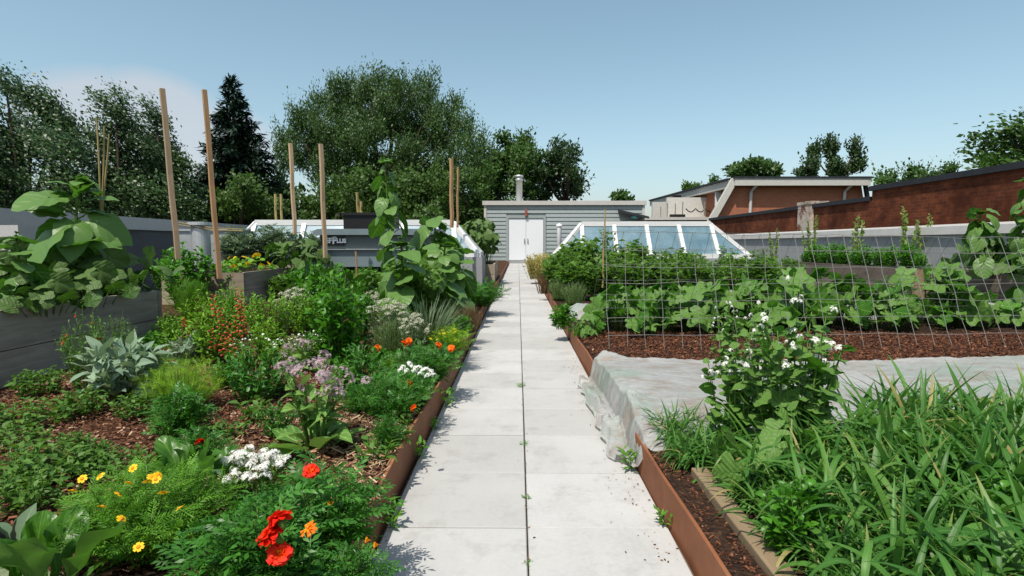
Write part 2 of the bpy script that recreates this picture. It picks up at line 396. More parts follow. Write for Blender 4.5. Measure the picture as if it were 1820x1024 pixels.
def norm(a): return a/(np.linalg.norm(a, axis=-1, keepdims=True)+1e-9)
def place(mb, T, pos, d, up, s, rnd=None, m=0, sx=1.):
    """put one copy of template T at each pos, along d, facing up, s long."""
    n = len(pos)
    if n == 0: return
    V, Q, U = T; y = norm(d); z = norm(up-(up*y).sum(1)[:,None]*y); x = np.cross(y, z)
    s = np.broadcast_to(np.asarray(s, float), (n,)); sx = np.broadcast_to(np.asarray(sx, float), (n,))
    W = pos[:,None,:] + s[:,None,None]*((V[:,0]*1.)[None,:,None]*x[:,None,:]*sx[:,None,None] + V[:,1][None,:,None]*y[:,None,:] + V[:,2][None,:,None]*z[:,None,:])
    k = len(V)
    A = np.zeros((n, k, 3)); A[:,:,0] = U[:,0]; A[:,:,1] = U[:,1]
    A[:,:,2] = (rng.random(n) if rnd is None else rnd)[:,None]
    QQ = Q[None] + (np.arange(n)*k)[:,None,None]
    mb.add(W.reshape(-1,3), QQ.reshape(-1,4), A.reshape(-1,3), m)
def place_mix(mb, Ts, pos, d, up, s, rnd=None, m=0, sx=1.):
    n = len(pos); pick = rng.integers(0, len(Ts), n); s = np.broadcast_to(np.asarray(s, float), (n,))
    if rnd is None: rnd = rng.random(n)
    sx = np.broadcast_to(np.asarray(sx, float), (n,))
    for i, T in enumerate(Ts):
        k = pick == i
        place(mb, T, pos[k], d[k], up[k], s[k], rnd[k], m, sx[k])

# ------------------------------------------------------------------ plant makers (all return leaf builder, stem builder, stem tips)
def bush(h, r, nst, nlv, Ts, ls, t0=.15, el=.35, base_r=.25, dome=.45, tip=.6, sr=.003, upmix=.35, jit=.25, lean=(0,0), curl=.5, tubes=True):
    lf, st = Mb(), Mb()
    f = np.sqrt(rng.random(nst)); az = rng.random(nst)*2*PI
    ht = h*(1-dome*f*f)*rng.uniform(.82, 1.06, nst)
    b0 = np.stack([np.cos(az)*f*r*base_r, np.sin(az)*f*r*base_r, np.zeros(nst)], 1)
    b2 = np.stack([np.cos(az)*f*r*.86+lean[0], np.sin(az)*f*r*.86+lean[1], ht], 1)
    b1 = b0*(1-curl)+b2*curl; b1[:,2] = b2[:,2]*(.5+.25*curl)
    b1[:,:2] = b0[:,:2]*.55+b2[:,:2]*.45
    bez = lambda t: ((1-t)**2)*b0[:,None]+2*t*(1-t)*b1[:,None]+t*t*b2[:,None]
    t = np.linspace(t0, 1, nlv)[None,:,None]*np.ones((nst,1,1)); t = np.clip(t+rng.normal(0,.03,t.shape), 0, 1)
    p = bez(t); tg = norm(2*(1-t)*(b1-b0)[:,None]+2*t*(b2-b1)[:,None])
    phi = (np.arange(nlv)*2.399)[None]+rng.random((nst,1))*6.28+rng.normal(0,.3,(nst,nlv))
    e = el+rng.normal(0, jit, (nst,nlv))
    d = np.stack([np.cos(phi)*np.cos(e), np.sin(phi)*np.cos(e), np.sin(e)], 2)
    outw = p.copy(); outw[:,:,2] = 0
    d = d+outw/max(r,.01)*.5+tg*upmix
    s = ls*(1-(1-tip)*t[:,:,0]**2)*rng.uniform(.7,1.15,(nst,nlv))
    up = np.array([0,0,1.])+rng.normal(0,.35,(nst,nlv,3))
    place_mix(lf, Ts, p.reshape(-1,3), d.reshape(-1,3), up.reshape(-1,3), s.ravel())
    if tubes:
        q = bez(np.linspace(0,1,6)[None,:,None]*np.ones((nst,1,1)))
        for i in range(nst): st.tube(q[i], np.linspace(sr, sr*.45, 6), 5, 0, rng.random())
    return lf, st, b2
def rosette(n, ls, Ts, el=(.3,1.2), base_r=.03, pet=.0, jit=.15, sx=1.):
    lf, st = Mb(), Mb(); f = (np.arange(n)+.5)/n
    phi = np.arange(n)*2.399+rng.normal(0,.2,n); e = el[1]+(el[0]-el[1])*f+rng.normal(0,jit,n)
    d = np.stack([np.cos(phi)*np.cos(e), np.sin(phi)*np.cos(e), np.sin(e)], 1)
    p0 = np.stack([np.cos(phi)*base_r*f, np.sin(phi)*base_r*f, np.zeros(n)], 1); s = ls*(.6+.45*np.sin(PI*(.2+.7*f)))*rng.uniform(.85,1.15,n)
    p = p0+d*pet*s[:,None]; up = np.array([0,0,1.])-d*.2+rng.normal(0,.1,(n,3))
    place_mix(lf, Ts, p, d, up, s, sx=sx)
    for i in range(n): st.tube([p0[i]-(0,0,.02), (p0[i]+p[i])/2+(0,0,.005), p[i]+d[i]*s[i]*.1], [.006,.005,.003], 5)
    return lf, st, p
def vine_leaves(n, r, h, Ts, ls, pet=.5, flat=.5, sr=.005):
    """stalks that rise from sprawling stems, each ending in one broad leaf."""
    lf, st = Mb(), Mb()
    az = rng.random(n)*2*PI; f = np.sqrt(rng.random(n))
    foot = np.stack([np.cos(az)*f*r*.6, np.sin(az)*f*r*.6, np.full(n,.0)], 1)
    top = np.stack([np.cos(az)*f*r, np.sin(az)*f*r, h*(1-.55*f*f)*rng.uniform(.45,1.05,n)], 1)
    d = np.stack([np.cos(az), np.sin(az), np.full(n,-.25)], 1)+rng.normal(0,.5,(n,3))
    up = np.stack([np.cos(az)*f*.5, np.sin(az)*f*.5, np.full(n,flat)], 1)+rng.normal(0,.40,(n,3))
    place_mix(lf, Ts, top, d, up, ls*rng.uniform(.6,1.15,n))
    for i in range(n): st.tube([foot[i], foot[i]*.5+top[i]*.5+(0,0,h*.12), top[i]], [sr, sr*.8, sr*.55], 5, 0, rng.random())
    return lf, st, top
def sunflower(h, n, ls, lean=(0,0), low=.15, pet=.5, tipn=9, droop0=-.1, droop1=-.8, rad=.016):
    lf, st = Mb(), Mb(); t = np.linspace(low, .94, n)
    ax = lambda t: np.stack([lean[0]*t**2+.012*np.sin(t*7), lean[1]*t**2+.012*np.cos(t*6), h*t], -1)
    tt = np.linspace(0,1,14); st.tube(ax(tt), np.linspace(rad, rad*.5, 14), 8, 0, .4)
    p0 = ax(t); phi = np.arange(n)*2.25+rng.normal(0,.5,n); e = droop1+(droop0+.6-droop1)*t**1.6+rng.normal(0,.28,n)
    s = ls*(.55+.5*np.sin(PI*(t*.85+.12)))*rng.uniform(.6,1.2,n)
    dp = np.stack([np.cos(phi)*math.cos(.5), np.sin(phi)*math.cos(.5), np.full(n,math.sin(.5))], 1)
    p1 = p0+dp*(pet*s)[:,None]
    d = np.stack([np.cos(phi)*np.cos(e), np.sin(phi)*np.cos(e), np.sin(e)], 1)
    up = np.array([0,0,1.])+d*.15+rng.normal(0,.3,(n,3)); up[:,:2] += np.stack([np.cos(phi),np.sin(phi)],1)*.25
    place_mix(lf, TL['heart'], p1, d, up, s)
    for i in range(n): st.tube([p0[i], (p0[i]+p1[i])/2+(0,0,.012), p1[i]], [.006,.005,.004], 6, 0, .6)
    k = tipn; phi = np.arange(k)*2.4; tp = ax(np.array([1.]))[0]
    d = np.stack([np.cos(phi)*.8, np.sin(phi)*.8, np.linspace(.1,1.1,k)], 1)
    place_mix(lf, TL['heart'], np.repeat(tp[None],k,0)-np.array([0,0,.02]), d, np.array([0,0,1.])-d*.3, ls*np.linspace(.55,.22,k))
    return lf, st, tp[None]
def tuft(n, h, r, T='blade', width=1., base=.3, spread=.5):
    lf = Mb(); az = rng.random(n)*2*PI; f = np.sqrt(rng.random(n))
    p = np.stack([np.cos(az)*f*r*base, np.sin(az)*f*r*base, np.zeros(n)], 1)
    a2 = az+rng.normal(0,.5,n); tl = f*spread+rng.normal(0,.12,n)
    d = np.stack([np.cos(a2)*tl, np.sin(a2)*tl, np.ones(n)], 1)
    up = np.stack([-np.cos(a2), -np.sin(a2), np.full(n,.3)], 1)
    place_mix(lf, TL[T], p, d, up, h*rng.uniform(.6,1.15,n), sx=width)
    return lf

# ------------------------------------------------------------------ flowers
def fl_marigold(d=.05, rings=((16,1.,.05,.0),(15,.92,.35,.1),(13,.80,.65,.25),(10,.62,.95,.55),(7,.42,1.25,1.)), w=.33, cup=.1):
    mb = Mb(); 
    for n, ln, e, rr in rings:
        phi = np.arange(n)*2*PI/n+rng.random()*6+rng.normal(0,.1,n); e2 = e+rng.normal(0,.12,n)
        dd = np.stack([np.cos(phi)*np.cos(e2), np.sin(phi)*np.cos(e2), np.sin(e2)], 1)
        up = np.array([0,0,1.])-dd*.1+rng.normal(0,.25,(n,3))
        place_mix(mb, [strip(petal(w), 4, 2, .3, q, .3, .5, 8) for q in (.7,1.3)], np.zeros((n,3)), dd, up, d/2*ln*rng.uniform(.9,1.1,n), np.full(n,rr)+rng.normal(0,.05,n))
    mb2 = Mb(); mb2.tube([(0,0,-d*.5),(0,0,-d*.3),(0,0,-d*.05)], [d*.06,d*.14,d*.2], 8, 1)
    for v, a, q, qm, t, tm in zip(mb2.V, mb2.A, mb2.Q, mb2.QM, mb2.T, mb2.TM): mb.add(v, q-0, a, 1, t-0)
    return mb
def fl_daisy(d=.02, n=7, w=.34, e=.25, center=.28):
    mb = Mb(); phi = np.arange(n)*2*PI/n; dd = np.stack([np.cos(phi)*math.cos(e), np.sin(phi)*math.cos(e), np.full(n,math.sin(e))], 1)
    place(mb, strip(petal(w), 3, 2, .1, .6, .1), np.zeros((n,3)), dd, np.array([[0,0,1.]]).repeat(n,0), d/2, np.zeros(n))
    mb.ring_lathe((0,0,0), [(d*center/2,-.0), (d*center/2,d*.06), (d*center/4,d*.12), (.0001,d*.13)], 8)
    mb.A[-1][:,2] = 1
    return mb
def fl_dome(r, n, fd, petals=4, w=.42, flat=.6, rv=None):
    """many tiny flowers over a dome of radius r."""
    mb = Mb()
    f = np.sqrt(rng.random(n)); az = rng.random(n)*2*PI
    c = np.stack([np.cos(az)*f*r, np.sin(az)*f*r, r*flat*np.sqrt(np.maximum(0,1-f*f))+rng.normal(0,r*.08,n)], 1)
    nn = norm(c*np.array([1,1,1.6])+rng.normal(0,r*.25,(n,3))); a = np.cross(nn, rng.normal(0,1,(n,3))); a = norm(a); b = np.cross(nn, a)
    T = strip(petal(w), 2, 1, 0, .5, .2); rr = rng.random(n) if rv is None else rv(n)
    for k in range(petals):
        q = k*2*PI/petals
        place(mb, T, c, a*math.cos(q)+b*math.sin(q)+nn*.2, nn, fd/2*rng.uniform(.8,1.2,n), rr)
    return mb
def fl_spike(h, n, fl=.022, m=0):
    """bells up a stem."""
    mb = Mb(); t = np.linspace(.25,1,n); phi = np.arange(n)*2.4
    p = np.stack([.004*np.cos(phi), .004*np.sin(phi), h*t], 1); d = np.stack([np.cos(phi), np.sin(phi), np.full(n,-.1)], 1)
    for i in range(n):
        q = p[i]; s = fl*(1-.4*t[i])*rng.uniform(.8,1.15)
        mb.tube([q, q+d[i]*s*.5, q+d[i]*s], [s*.12, s*.22, s*.36], 6, 0, rng.random())
    mb.tube([(0,0,0),(0,0,h*.5),(0,0,h)], [.002,.0016,.001], 4, 1); return mb
def sub_mesh(mb, name, mats): return mb.mesh(name, mats, True)

# ================================================================== render, light, sky
SC.view_settings.view_transform = 'Standard'; SC.view_settings.look = 'None'; SC.view_settings.exposure = .26
SC.cycles.max_bounces = 8; SC.cycles.transparent_max_bounces = 12
W = bpy.data.worlds.new('World'); SC.world = W; W.use_nodes = True
SUN_EL, SUN_AZ = R(61), math.atan2(-.50, -.86)          # direction towards the sun: behind the camera and to the left
t = W.node_tree; t.nodes.clear()
sky = t.nodes.new('ShaderNodeTexSky'); sky.sky_type = 'NISHITA'; sky.sun_disc = False
sky.sun_elevation = SUN_EL; sky.sun_rotation = SUN_AZ; sky.air_density = 1.0; sky.dust_density = 1.8; sky.ozone_density = 1.0; sky.altitude = 50
hs = t.nodes.new('ShaderNodeHueSaturation'); hs.inputs['Saturation'].default_value = .9; hs.inputs['Hue'].default_value = .474; hs.inputs['Value'].default_value = 1.08
t.links.new(sky.outputs[0], hs.inputs['Color'])
tc = t.nodes.new('ShaderNodeTexCoord')
def dirmask(px, py, wx, wz):
    v = ray(px, py).normalized()
    s = t.nodes.new('ShaderNodeVectorMath'); s.operation = 'SUBTRACT'; t.links.new(tc.outputs['Generated'], s.inputs[0]); s.inputs[1].default_value = v
    q = t.nodes.new('ShaderNodeVectorMath'); q.operation = 'MULTIPLY'; t.links.new(s.outputs[0], q.inputs[0]); q.inputs[1].default_value = (1/wx, 1/wx, 1/wz)
    l = t.nodes.new('ShaderNodeVectorMath'); l.operation = 'LENGTH'; t.links.new(q.outputs[0], l.inputs[0])
    return mth(t, 'SUBTRACT', 1, l.outputs['Value'], True)
nz = noise(t, 9, 7, tc.outputs['Generated'], .6)
msk = mth(t, 'MAXIMUM', mth(t, 'MAXIMUM', dirmask(175, 215, .12, .085), dirmask(265, 215, .12, .085)), dirmask(360, 265, .14, .085))
cm = mth(t, 'MULTIPLY', ramp(t, mth(t, 'MULTIPLY', msk, mth(t, 'ADD', nz, .55)), [(.12,(0,0,0)), (.42,(1,1,1))]), .55)
bg = t.nodes.new('ShaderNodeBackground'); bg.inputs[1].default_value = .125
t.links.new(mixc(t, cm, hs.outputs[0], (4.6, 4.5, 4.65)), bg.inputs[0])
wo = t.nodes.new('ShaderNodeOutputWorld'); t.links.new(bg.outputs[0], wo.inputs[0])
sd = bpy.data.lights.new('sun', 'SUN'); sd.energy = 4.7; sd.angle = R(.5); sd.color = (1, .945, .85)
so = bpy.data.objects.new('sun', sd); COL.objects.link(so); so.location = (-10, -17, 30)
sv = Vector((math.sin(SUN_AZ)*math.cos(SUN_EL), math.cos(SUN_AZ)*math.cos(SUN_EL), math.sin(SUN_EL)))
so.rotation_euler = sv.to_track_quat('Z', 'Y').to_euler()

# ================================================================== setting materials
def slabmat():
    m, t, ns, L = nt('concrete_slab'); u, v, r = leafattr(t); vec = coords(t)
    n = noise(t, 2.2, 6, vec, .6); n2 = noise(t, 60, 4, vec); n3 = noise(t, 9, 5, coords(t, (1,.35,1)), .7)
    f = mth(t, 'ADD', mth(t, 'MULTIPLY', n, .55), mth(t, 'MULTIPLY', n2, .25)); f = mth(t, 'ADD', f, mth(t, 'MULTIPLY', n3, .25))
    c = ramp(t, f, [(.32,(.315,.312,.30)), (.5,(.40,.396,.385)), (.68,(.45,.445,.434))])
    c = mixc(t, mth(t, 'MULTIPLY', r, .6), c, (.30,.295,.28))
    st = noise(t, 5.5, 6, vec, .7); c = mixc(t, ramp(t, st, [(.53,(0,0,0)), (.72,(.5,.5,.5))]), c, (.22,.21,.19))
    sp = noise(t, 150, 2, vec); c = mixc(t, ramp(t, sp, [(.70,(0,0,0)), (.76,(.4,.4,.4))]), c, (.17,.16,.15))
    out(t, pbsdf(t, c, .85, .2, 0, n2, .15, .003).outputs[0]); return m
def soilmat(name, a, b, c3):
    m, t, ns, L = nt(name); vec = coords(t); vo = ns.new('ShaderNodeTexVoronoi'); vo.inputs['Scale'].default_value = 55; L.new(vec, vo.inputs[0])
    n = noise(t, 3, 5, vec); s = ns.new('ShaderNodeSeparateColor'); L.new(vo.outputs['Color'], s.inputs[0])
    c = ramp(t, s.outputs[0], [(0,a), (.5,b), (.85,b), (1,c3)])
    c = mixc(t, mth(t, 'MULTIPLY', n, .7), c, tuple(x*.4 for x in a))
    out(t, pbsdf(t, c, .95, .15, 0, vo.outputs['Distance'], .9, .02).outputs[0]); return m
def chipmat(name, stops):
    m, t, ns, L = nt(name); u, v, r = leafattr(t); c = ramp(t, r, stops)
    c = mixc(t, mth(t, 'MULTIPLY', noise(t, 90, 3, coords(t, (1,1,4))), .3), c, (.05,.03,.02)); out(t, pbsdf(t, c, .85, .2).outputs[0]); return m
def steelmat():
    m, t, ns, L = nt('rusty_steel'); vec = coords(t); n = noise(t, 3, 7, vec, .65); n2 = noise(t, 40, 4, coords(t, (1,1,.4)))
    c = ramp(t, n, [(.28,(.13,.048,.022)), (.5,(.225,.085,.036)), (.72,(.30,.135,.06))])
    c = mixc(t, mth(t, 'MULTIPLY', n2, .45), c, (.15,.055,.028)); st = noise(t, 1.6, 5, coords(t, (1,1,.15)), .7)
    c = mixc(t, ramp(t, st, [(.52,(0,0,0)), (.7,(.5,.5,.5))]), c, (.10,.05,.03))
    out(t, pbsdf(t, c, .75, .25, .0, n2, .2, .003).outputs[0]); return m
def clothmat():
    m, t, ns, L = nt('row_cover_cloth'); vec = coords(t); n = noise(t, 3.2, 6, vec, .65); n2 = noise(t, 26, 5, coords(t, (1,2.2,1)), .7)
    c = ramp(t, mth(t, 'ADD', mth(t, 'MULTIPLY', n, .5), mth(t, 'MULTIPLY', n2, .5)), [(.3,(.33,.335,.325)), (.6,(.52,.525,.515))])
    gr = noise(t, 1.7, 5, vec, .6); c = mixc(t, ramp(t, gr, [(.46,(0,0,0)), (.62,(.7,.7,.7))]), c, (.30,.40,.33))
    br = noise(t, 7, 5, coords(t, (1,1.6,1)), .7); c = mixc(t, ramp(t, br, [(.48,(0,0,0)), (.64,(.75,.75,.75))]), c, (.34,.28,.235))
    p = pbsdf(t, c, .6, .3, 0, n2, .55, .014); tr = ns.new('ShaderNodeBsdfTransparent'); tr.inputs[0].default_value = (.9,.92,.9,1)
    tl = ns.new('ShaderNodeBsdfTranslucent'); L.new(c, tl.inputs[0])
    a = ns.new('ShaderNodeMixShader'); a.inputs[0].default_value = .25; L.new(p.outputs[0], a.inputs[1]); L.new(tl.outputs[0], a.inputs[2])
    b = ns.new('ShaderNodeMixShader'); b.inputs[0].default_value = .17; L.new(a.outputs[0], b.inputs[1]); L.new(tr.outputs[0], b.inputs[2]); out(t, b.outputs[0]); return m
def glassmat():
    m, t, ns, L = nt('skylight_glass'); n = noise(t, 2.4, 6, coords(t), .7); c = ramp(t, n, [(.35,(.08,.175,.21)), (.65,(.21,.33,.365))])
    d = ns.new('ShaderNodeBsdfDiffuse'); L.new(c, d.inputs[0]); g = ns.new('ShaderNodeBsdfGlossy'); g.inputs['Roughness'].default_value = .06; g.inputs[0].default_value = (.8,.92,1,1)
    tr = ns.new('ShaderNodeBsdfTransparent'); tr.inputs[0].default_value = (.7,.86,.9,1)
    a = ns.new('ShaderNodeMixShader'); a.inputs[0].default_value = .27; L.new(d.outputs[0], a.inputs[1]); L.new(g.outputs[0], a.inputs[2])
    b = ns.new('ShaderNodeMixShader'); b.inputs[0].default_value = .3; L.new(a.outputs[0], b.inputs[1]); L.new(tr.outputs[0], b.inputs[2]); out(t, b.outputs[0]); return m
M['slab'] = slabmat(); M['rust'] = steelmat(); M['cloth'] = clothmat(); M['glass'] = glassmat()
M['soil'] = soilmat('mulch_soil', (.035,.016,.009), (.10,.042,.022), (.24,.14,.08)); M['darksoil'] = soilmat('dark_soil', (.02,.012,.008), (.05,.026,.015), (.11,.06,.035))
M['chips'] = chipmat('wood_chips', [(0,(.04,.016,.009)), (.3,(.12,.045,.022)), (.55,(.23,.10,.052)), (.75,(.36,.21,.13)), (1,(.58,.45,.33))])
M['straw'] = chipmat('pale_wood_shreds', [(0,(.22,.12,.06)), (.5,(.42,.28,.16)), (1,(.62,.50,.36))])
M['redchips'] = chipmat('red_wood_chips', [(0,(.03,.012,.007)), (.4,(.10,.034,.017)), (.75,(.20,.075,.034)), (.93,(.30,.14,.07)), (1,(.5,.36,.22))])
M['joint'] = plain('joint_dirt', (.11,.09,.062), .95, .1, scale=40)
M['greywood'] = woodmat('weathered_grey_wood', (.20,.17,.14), (.42,.37,.31), (6, .6, 6))
M['tanwood'] = woodmat('weathered_tan_wood', (.26,.21,.15), (.44,.37,.28), (.8, 6, 6))
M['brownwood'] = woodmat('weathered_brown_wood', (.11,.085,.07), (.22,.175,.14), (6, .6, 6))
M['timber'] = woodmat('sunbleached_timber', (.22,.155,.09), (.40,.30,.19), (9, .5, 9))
M['stake'] = woodmat('pine_stake', (.30,.17,.08), (.46,.29,.16), (14, 14, .5))
M['stakepale'] = woodmat('pale_pine_stake', (.36,.245,.15), (.52,.385,.25), (14, 14, .5))
M['bamboo'] = woodmat('bamboo', (.36,.27,.10), (.55,.43,.2), (14, 14, .7))
M['white'] = plain('white_painted_metal', (.62,.62,.61), .45, .4, var=.05)
M['offwhite'] = plain('offwhite_trim', (.44,.425,.39), .6, .3, var=.08)
M['door'] = plain('white_door_paint', (.68,.69,.70), .5, .4, var=.03)
M['siding'] = plain('grey_green_siding', (.265,.30,.292), .55, .3, var=.07)
M['sidingwhite'] = plain('white_siding', (.5,.485,.445), .6, .3, var=.1)
M['greymetal'] = plain('grey_metal', (.36,.38,.385), .45, .5, .3, .12)
M['galv'] = plain('galvanised_metal', (.5,.51,.51), .4, .5, .5, .12)
M['parapet'] = plain('grey_parapet', (.085,.09,.095), .7, .3, var=.12, scale=3)
M['parapetlight'] = plain('light_grey_parapet', (.26,.268,.272), .7, .3, var=.12, scale=3)
M['coping'] = plain('pale_coping_metal', (.42,.415,.40), .5, .4, var=.1)
M['hvac'] = plain('grey_green_unit_paint', (.10,.12,.125), .45, .4, var=.1)
M['hvaclid'] = plain('blue_grey_unit_lid', (.14,.18,.195), .4, .5, var=.1)
M['black'] = plain('black_metal', (.008,.008,.009), .5, .3)
M['darkroof'] = plain('black_roofing', (.022,.025,.030), .7, .3, var=.25)
M['roof'] = plain('roof_membrane', (.16,.165,.165), .9, .2, var=.2)
M['earth'] = plain('street_ground', (.06,.075,.04), .95, .1, var=.4, scale=.2)
M['sign'] = plain('sign_black', (.006,.006,.008), .35, .4)
M['ink'] = plain('sign_white', (.8,.8,.82), .5, .3, var=.02)
M['red'] = plain('alarm_red', (.30,.06,.04), .5, .4)
M['teal'] = plain('lamp_teal', (.09,.30,.27), .4, .5)
M['wire'] = plain('galvanised_wire', (.25,.245,.23), .5, .5, .3, .15)
M['wiredark'] = plain('dull_wire', (.16,.16,.155), .6, .4, .2, .2)
M['brickdark'] = brickmat('dark_red_brick', (.25,.066,.026), (.115,.032,.016), (.17,.10,.065), 1, .92)
M['brickworn'] = brickmat('worn_brick', (.2,.07,.04), (.12,.04,.025), (.3,.26,.22), 1, .3, wornlight=(.46,.41,.35))
M['brickhouse'] = brickmat('orange_brown_brick', (.42,.15,.08), (.33,.115,.065), (.36,.22,.15), 1, .15)

# ================================================================== setting
mb = Mb(); mb.add([(-300,-100,-6),(300,-100,-6),(300,400,-6),(-300,400,-6)], [(0,1,2,3)])
single('ground', mb, M['earth'], kind='structure')
mb = Mb(); mb.box(-7.6, 9.4, -4, 34, -5.99, -.06); single('roof_deck', mb, M['roof'], kind='structure')
SLAB = .457; PX0, PXM, PX1 = -.428, .030, .488
Y0 = G(700, 936, 0).y
mb = Mb(); mb.box(PX0-.012, PX1+.012, -.3, 28.0, -.055, -.017); single('path_bed', mb, M['joint'], kind='structure')
mb = Mb()
for k in range(-4, 60):
    ya = Y0+k*SLAB+.003; yb = ya+SLAB-.006
    if yb > 27.95: break
    for xa, xb in ((PX0, PXM-.0027), (PXM+.0027, PX1)):
        z = rng.uniform(-.0018, .0018); b = .003; r = rng.random(); j = rng.uniform(-.0012,.0012,4)
        V = [(xa+j[0],ya,-.026),(xb,ya+j[1],-.026),(xb,yb,-.026),(xa,yb,-.026),(xa+j[0],ya,z-b),(xb,ya+j[1],z-b),(xb,yb,z-b),(xa,yb,z-b),(xa+b,ya+b,z),(xb-b,ya+b,z),(xb-b,yb-b,z),(xa+b,yb-b,z)]
        mb.add(V, [(0,1,5,4),(1,2,6,5),(2,3,7,6),(3,0,4,7),(4,5,9,8),(5,6,10,9),(6,7,11,10),(7,4,8,11),(8,9,10,11)], np.full((12,3), r))
single('path', mb, M['slab'], kind='structure')

def ground_sheet(x0, x1, y0, y1, z, step, amp, name, mat, edge=None):
    xs = np.arange(x0, x1+step, step); xs[-1] = x1; ys = np.arange(y0, y1+step, step); ys[-1] = y1
    X, Y = np.meshgrid(xs, ys); h = amp*(np.sin(X*5.1+Y*2.3)+np.sin(Y*6.7-X*3.1+1)+.7*np.sin(X*13+Y*11)+.5*np.sin(Y*19-X*17))/3
    V = np.stack([X, Y, z+h], 2).reshape(-1,3); nx = len(xs); Q = [(j*nx+i, j*nx+i+1, (j+1)*nx+i+1, (j+1)*nx+i) for j in range(len(ys)-1) for i in range(nx-1)]
    mb = Mb(); mb.add(V, Q); return single(name, mb, mat, kind='structure', smooth=True)
ground_sheet(-6.2, -.452, .2, 27.9, .115, .12, .018, 'left_bed_soil', M['soil'])
ground_sheet(.512, 5.4, .2, 27.9, .115, .12, .015, 'right_bed_soil', M['darksoil'])

def chips(name, n, x0, x1, y0, y1, z, ln, wd, mat, tilt=.35, keep=None):
    mb = Mb(); x = rng.uniform(x0,x1,n); y = rng.uniform(y0,y1,n)
    if keep is not None:
        k = keep(x, y); x, y = x[k], y[k]; n = len(x)
    a = rng.random(n)*2*PI; e = rng.normal(0,tilt,n)
    V = np.array([(-.5,0,-.4),(.5,0,-.4),(.5,1,-.4),(-.5,1,-.4),(-.4,0,.4),(.4,.05,.4),(.45,.95,.3),(-.4,1,.4)])*np.array([wd/ln, 1, .3*wd/ln]); U = np.zeros((8,2))
    h = .015*(np.sin(x*5.1+y*2.3)+np.sin(y*6.7-x*3.1+1))/3
    d = np.stack([np.cos(a)*np.cos(e), np.sin(a)*np.cos(e), np.sin(e)],1)
    place(mb, (V, np.array(BOXQ), U), np.stack([x,y,z+h+rng.uniform(-.002,.016,n)],1), d, np.array([0,0,1.])+rng.normal(0,.35,(n,3)), ln*rng.uniform(.45,1.4,n), rng.beta(1.6,2.2,n))
    return single(name, mb, mat, kind='stuff')
chips('wood_chip_mulch', 30000, -2.8, -.46, .9, 4.4, .122, .017, .0065, M['chips'])
chips('shredded_wood_mulch', 2600, -1.15, -.46, 1.5, 2.6, .127, .036, .005, M['straw'], .3, lambda x, y: (np.sin(x*7+y*5)+rng.normal(0,.8,len(x))) > -.2)
chips('red_bark_mulch', 24000, .53, 4.6, 3.6, 5.2, .122, .018, .007, M['redchips'])
chips('edge_bark_mulch', 8000, .515, .61, .7, 3.4, .10, .011, .0045, M['redchips'])

mb = Mb(); n = 420; side = rng.random(n) < .6; dd = np.abs(rng.normal(0,.07,n))
x = np.where(side, PX1-.01-dd, PX0+.015+dd*.5); y = np.where(side, rng.uniform(1.6,5,n), rng.uniform(1.2,9,n)); k = rng.random(n) < .12; x[k] = PXM+rng.normal(0,.012,k.sum())
V = np.array([(-.5,0,-.3),(.5,0,-.3),(.5,1,-.3),(-.5,1,-.3),(-.4,0,.3),(.4,.05,.3),(.45,.95,.3),(-.4,1,.3)])*np.array([.5,1,.4])
a = rng.random(n)*6.28; place(mb, (V, np.array(BOXQ), np.zeros((8,2))), np.stack([x,y,np.full(n,.004)],1), np.stack([np.cos(a),np.sin(a),0*a],1), np.array([[0,0,1.]]).repeat(n,0), rng.uniform(.002,.008,n))
single('soil_crumbs', mb, M['chips'], kind='stuff')
# rusty edging
def edging(x0, x1, y0, y1, h, label):
    mb = Mb(); n = 40; ys = y0+(y1-y0)*(np.arange(n+1)/n)**1.6
    for i in range(n):
        a, b = ys[i], ys[i+1]; w = lambda y: .006*math.sin(y*2.1)+.004*math.sin(y*5)
        za, zb = h+.004*math.sin(a*3), h+.004*math.sin(b*3)
        V = [(x0+w(a),a,-.03),(x1+w(a),a,-.03),(x1+w(b),b,-.03),(x0+w(b),b,-.03),(x0+w(a),a,za),(x1+w(a),a,za),(x1+w(b),b,zb),(x0+w(b),b,zb)]
        mb.add(V, [(4,5,6,7),(1,2,6,5),(3,0,4,7)]+([(0,1,5,4)] if i == 0 else [])+([(2,3,7,6)] if i == n-1 else []))
    single('steel_edging', mb, M['rust'], label, 'garden edging', 'rusty edgings along the path')
edging(-.452, -.441, .3, 27.5, .14, 'rusty steel edging strip holding the flower bed left of the path')
edging(.499, .510, .3, 27.5, .128, 'rusty steel edging strip right of the path, partly under the white row cover')
mb = Mb(); mb.box(.605, .66, .4, 1.98, .06, .142); o = single('timber', mb, M['timber'], 'weathered square timber lying behind the steel edging beside the tall grass', 'timber')
bv = o.modifiers.new('b', 'BEVEL'); bv.width = .004; bv.segments = 2

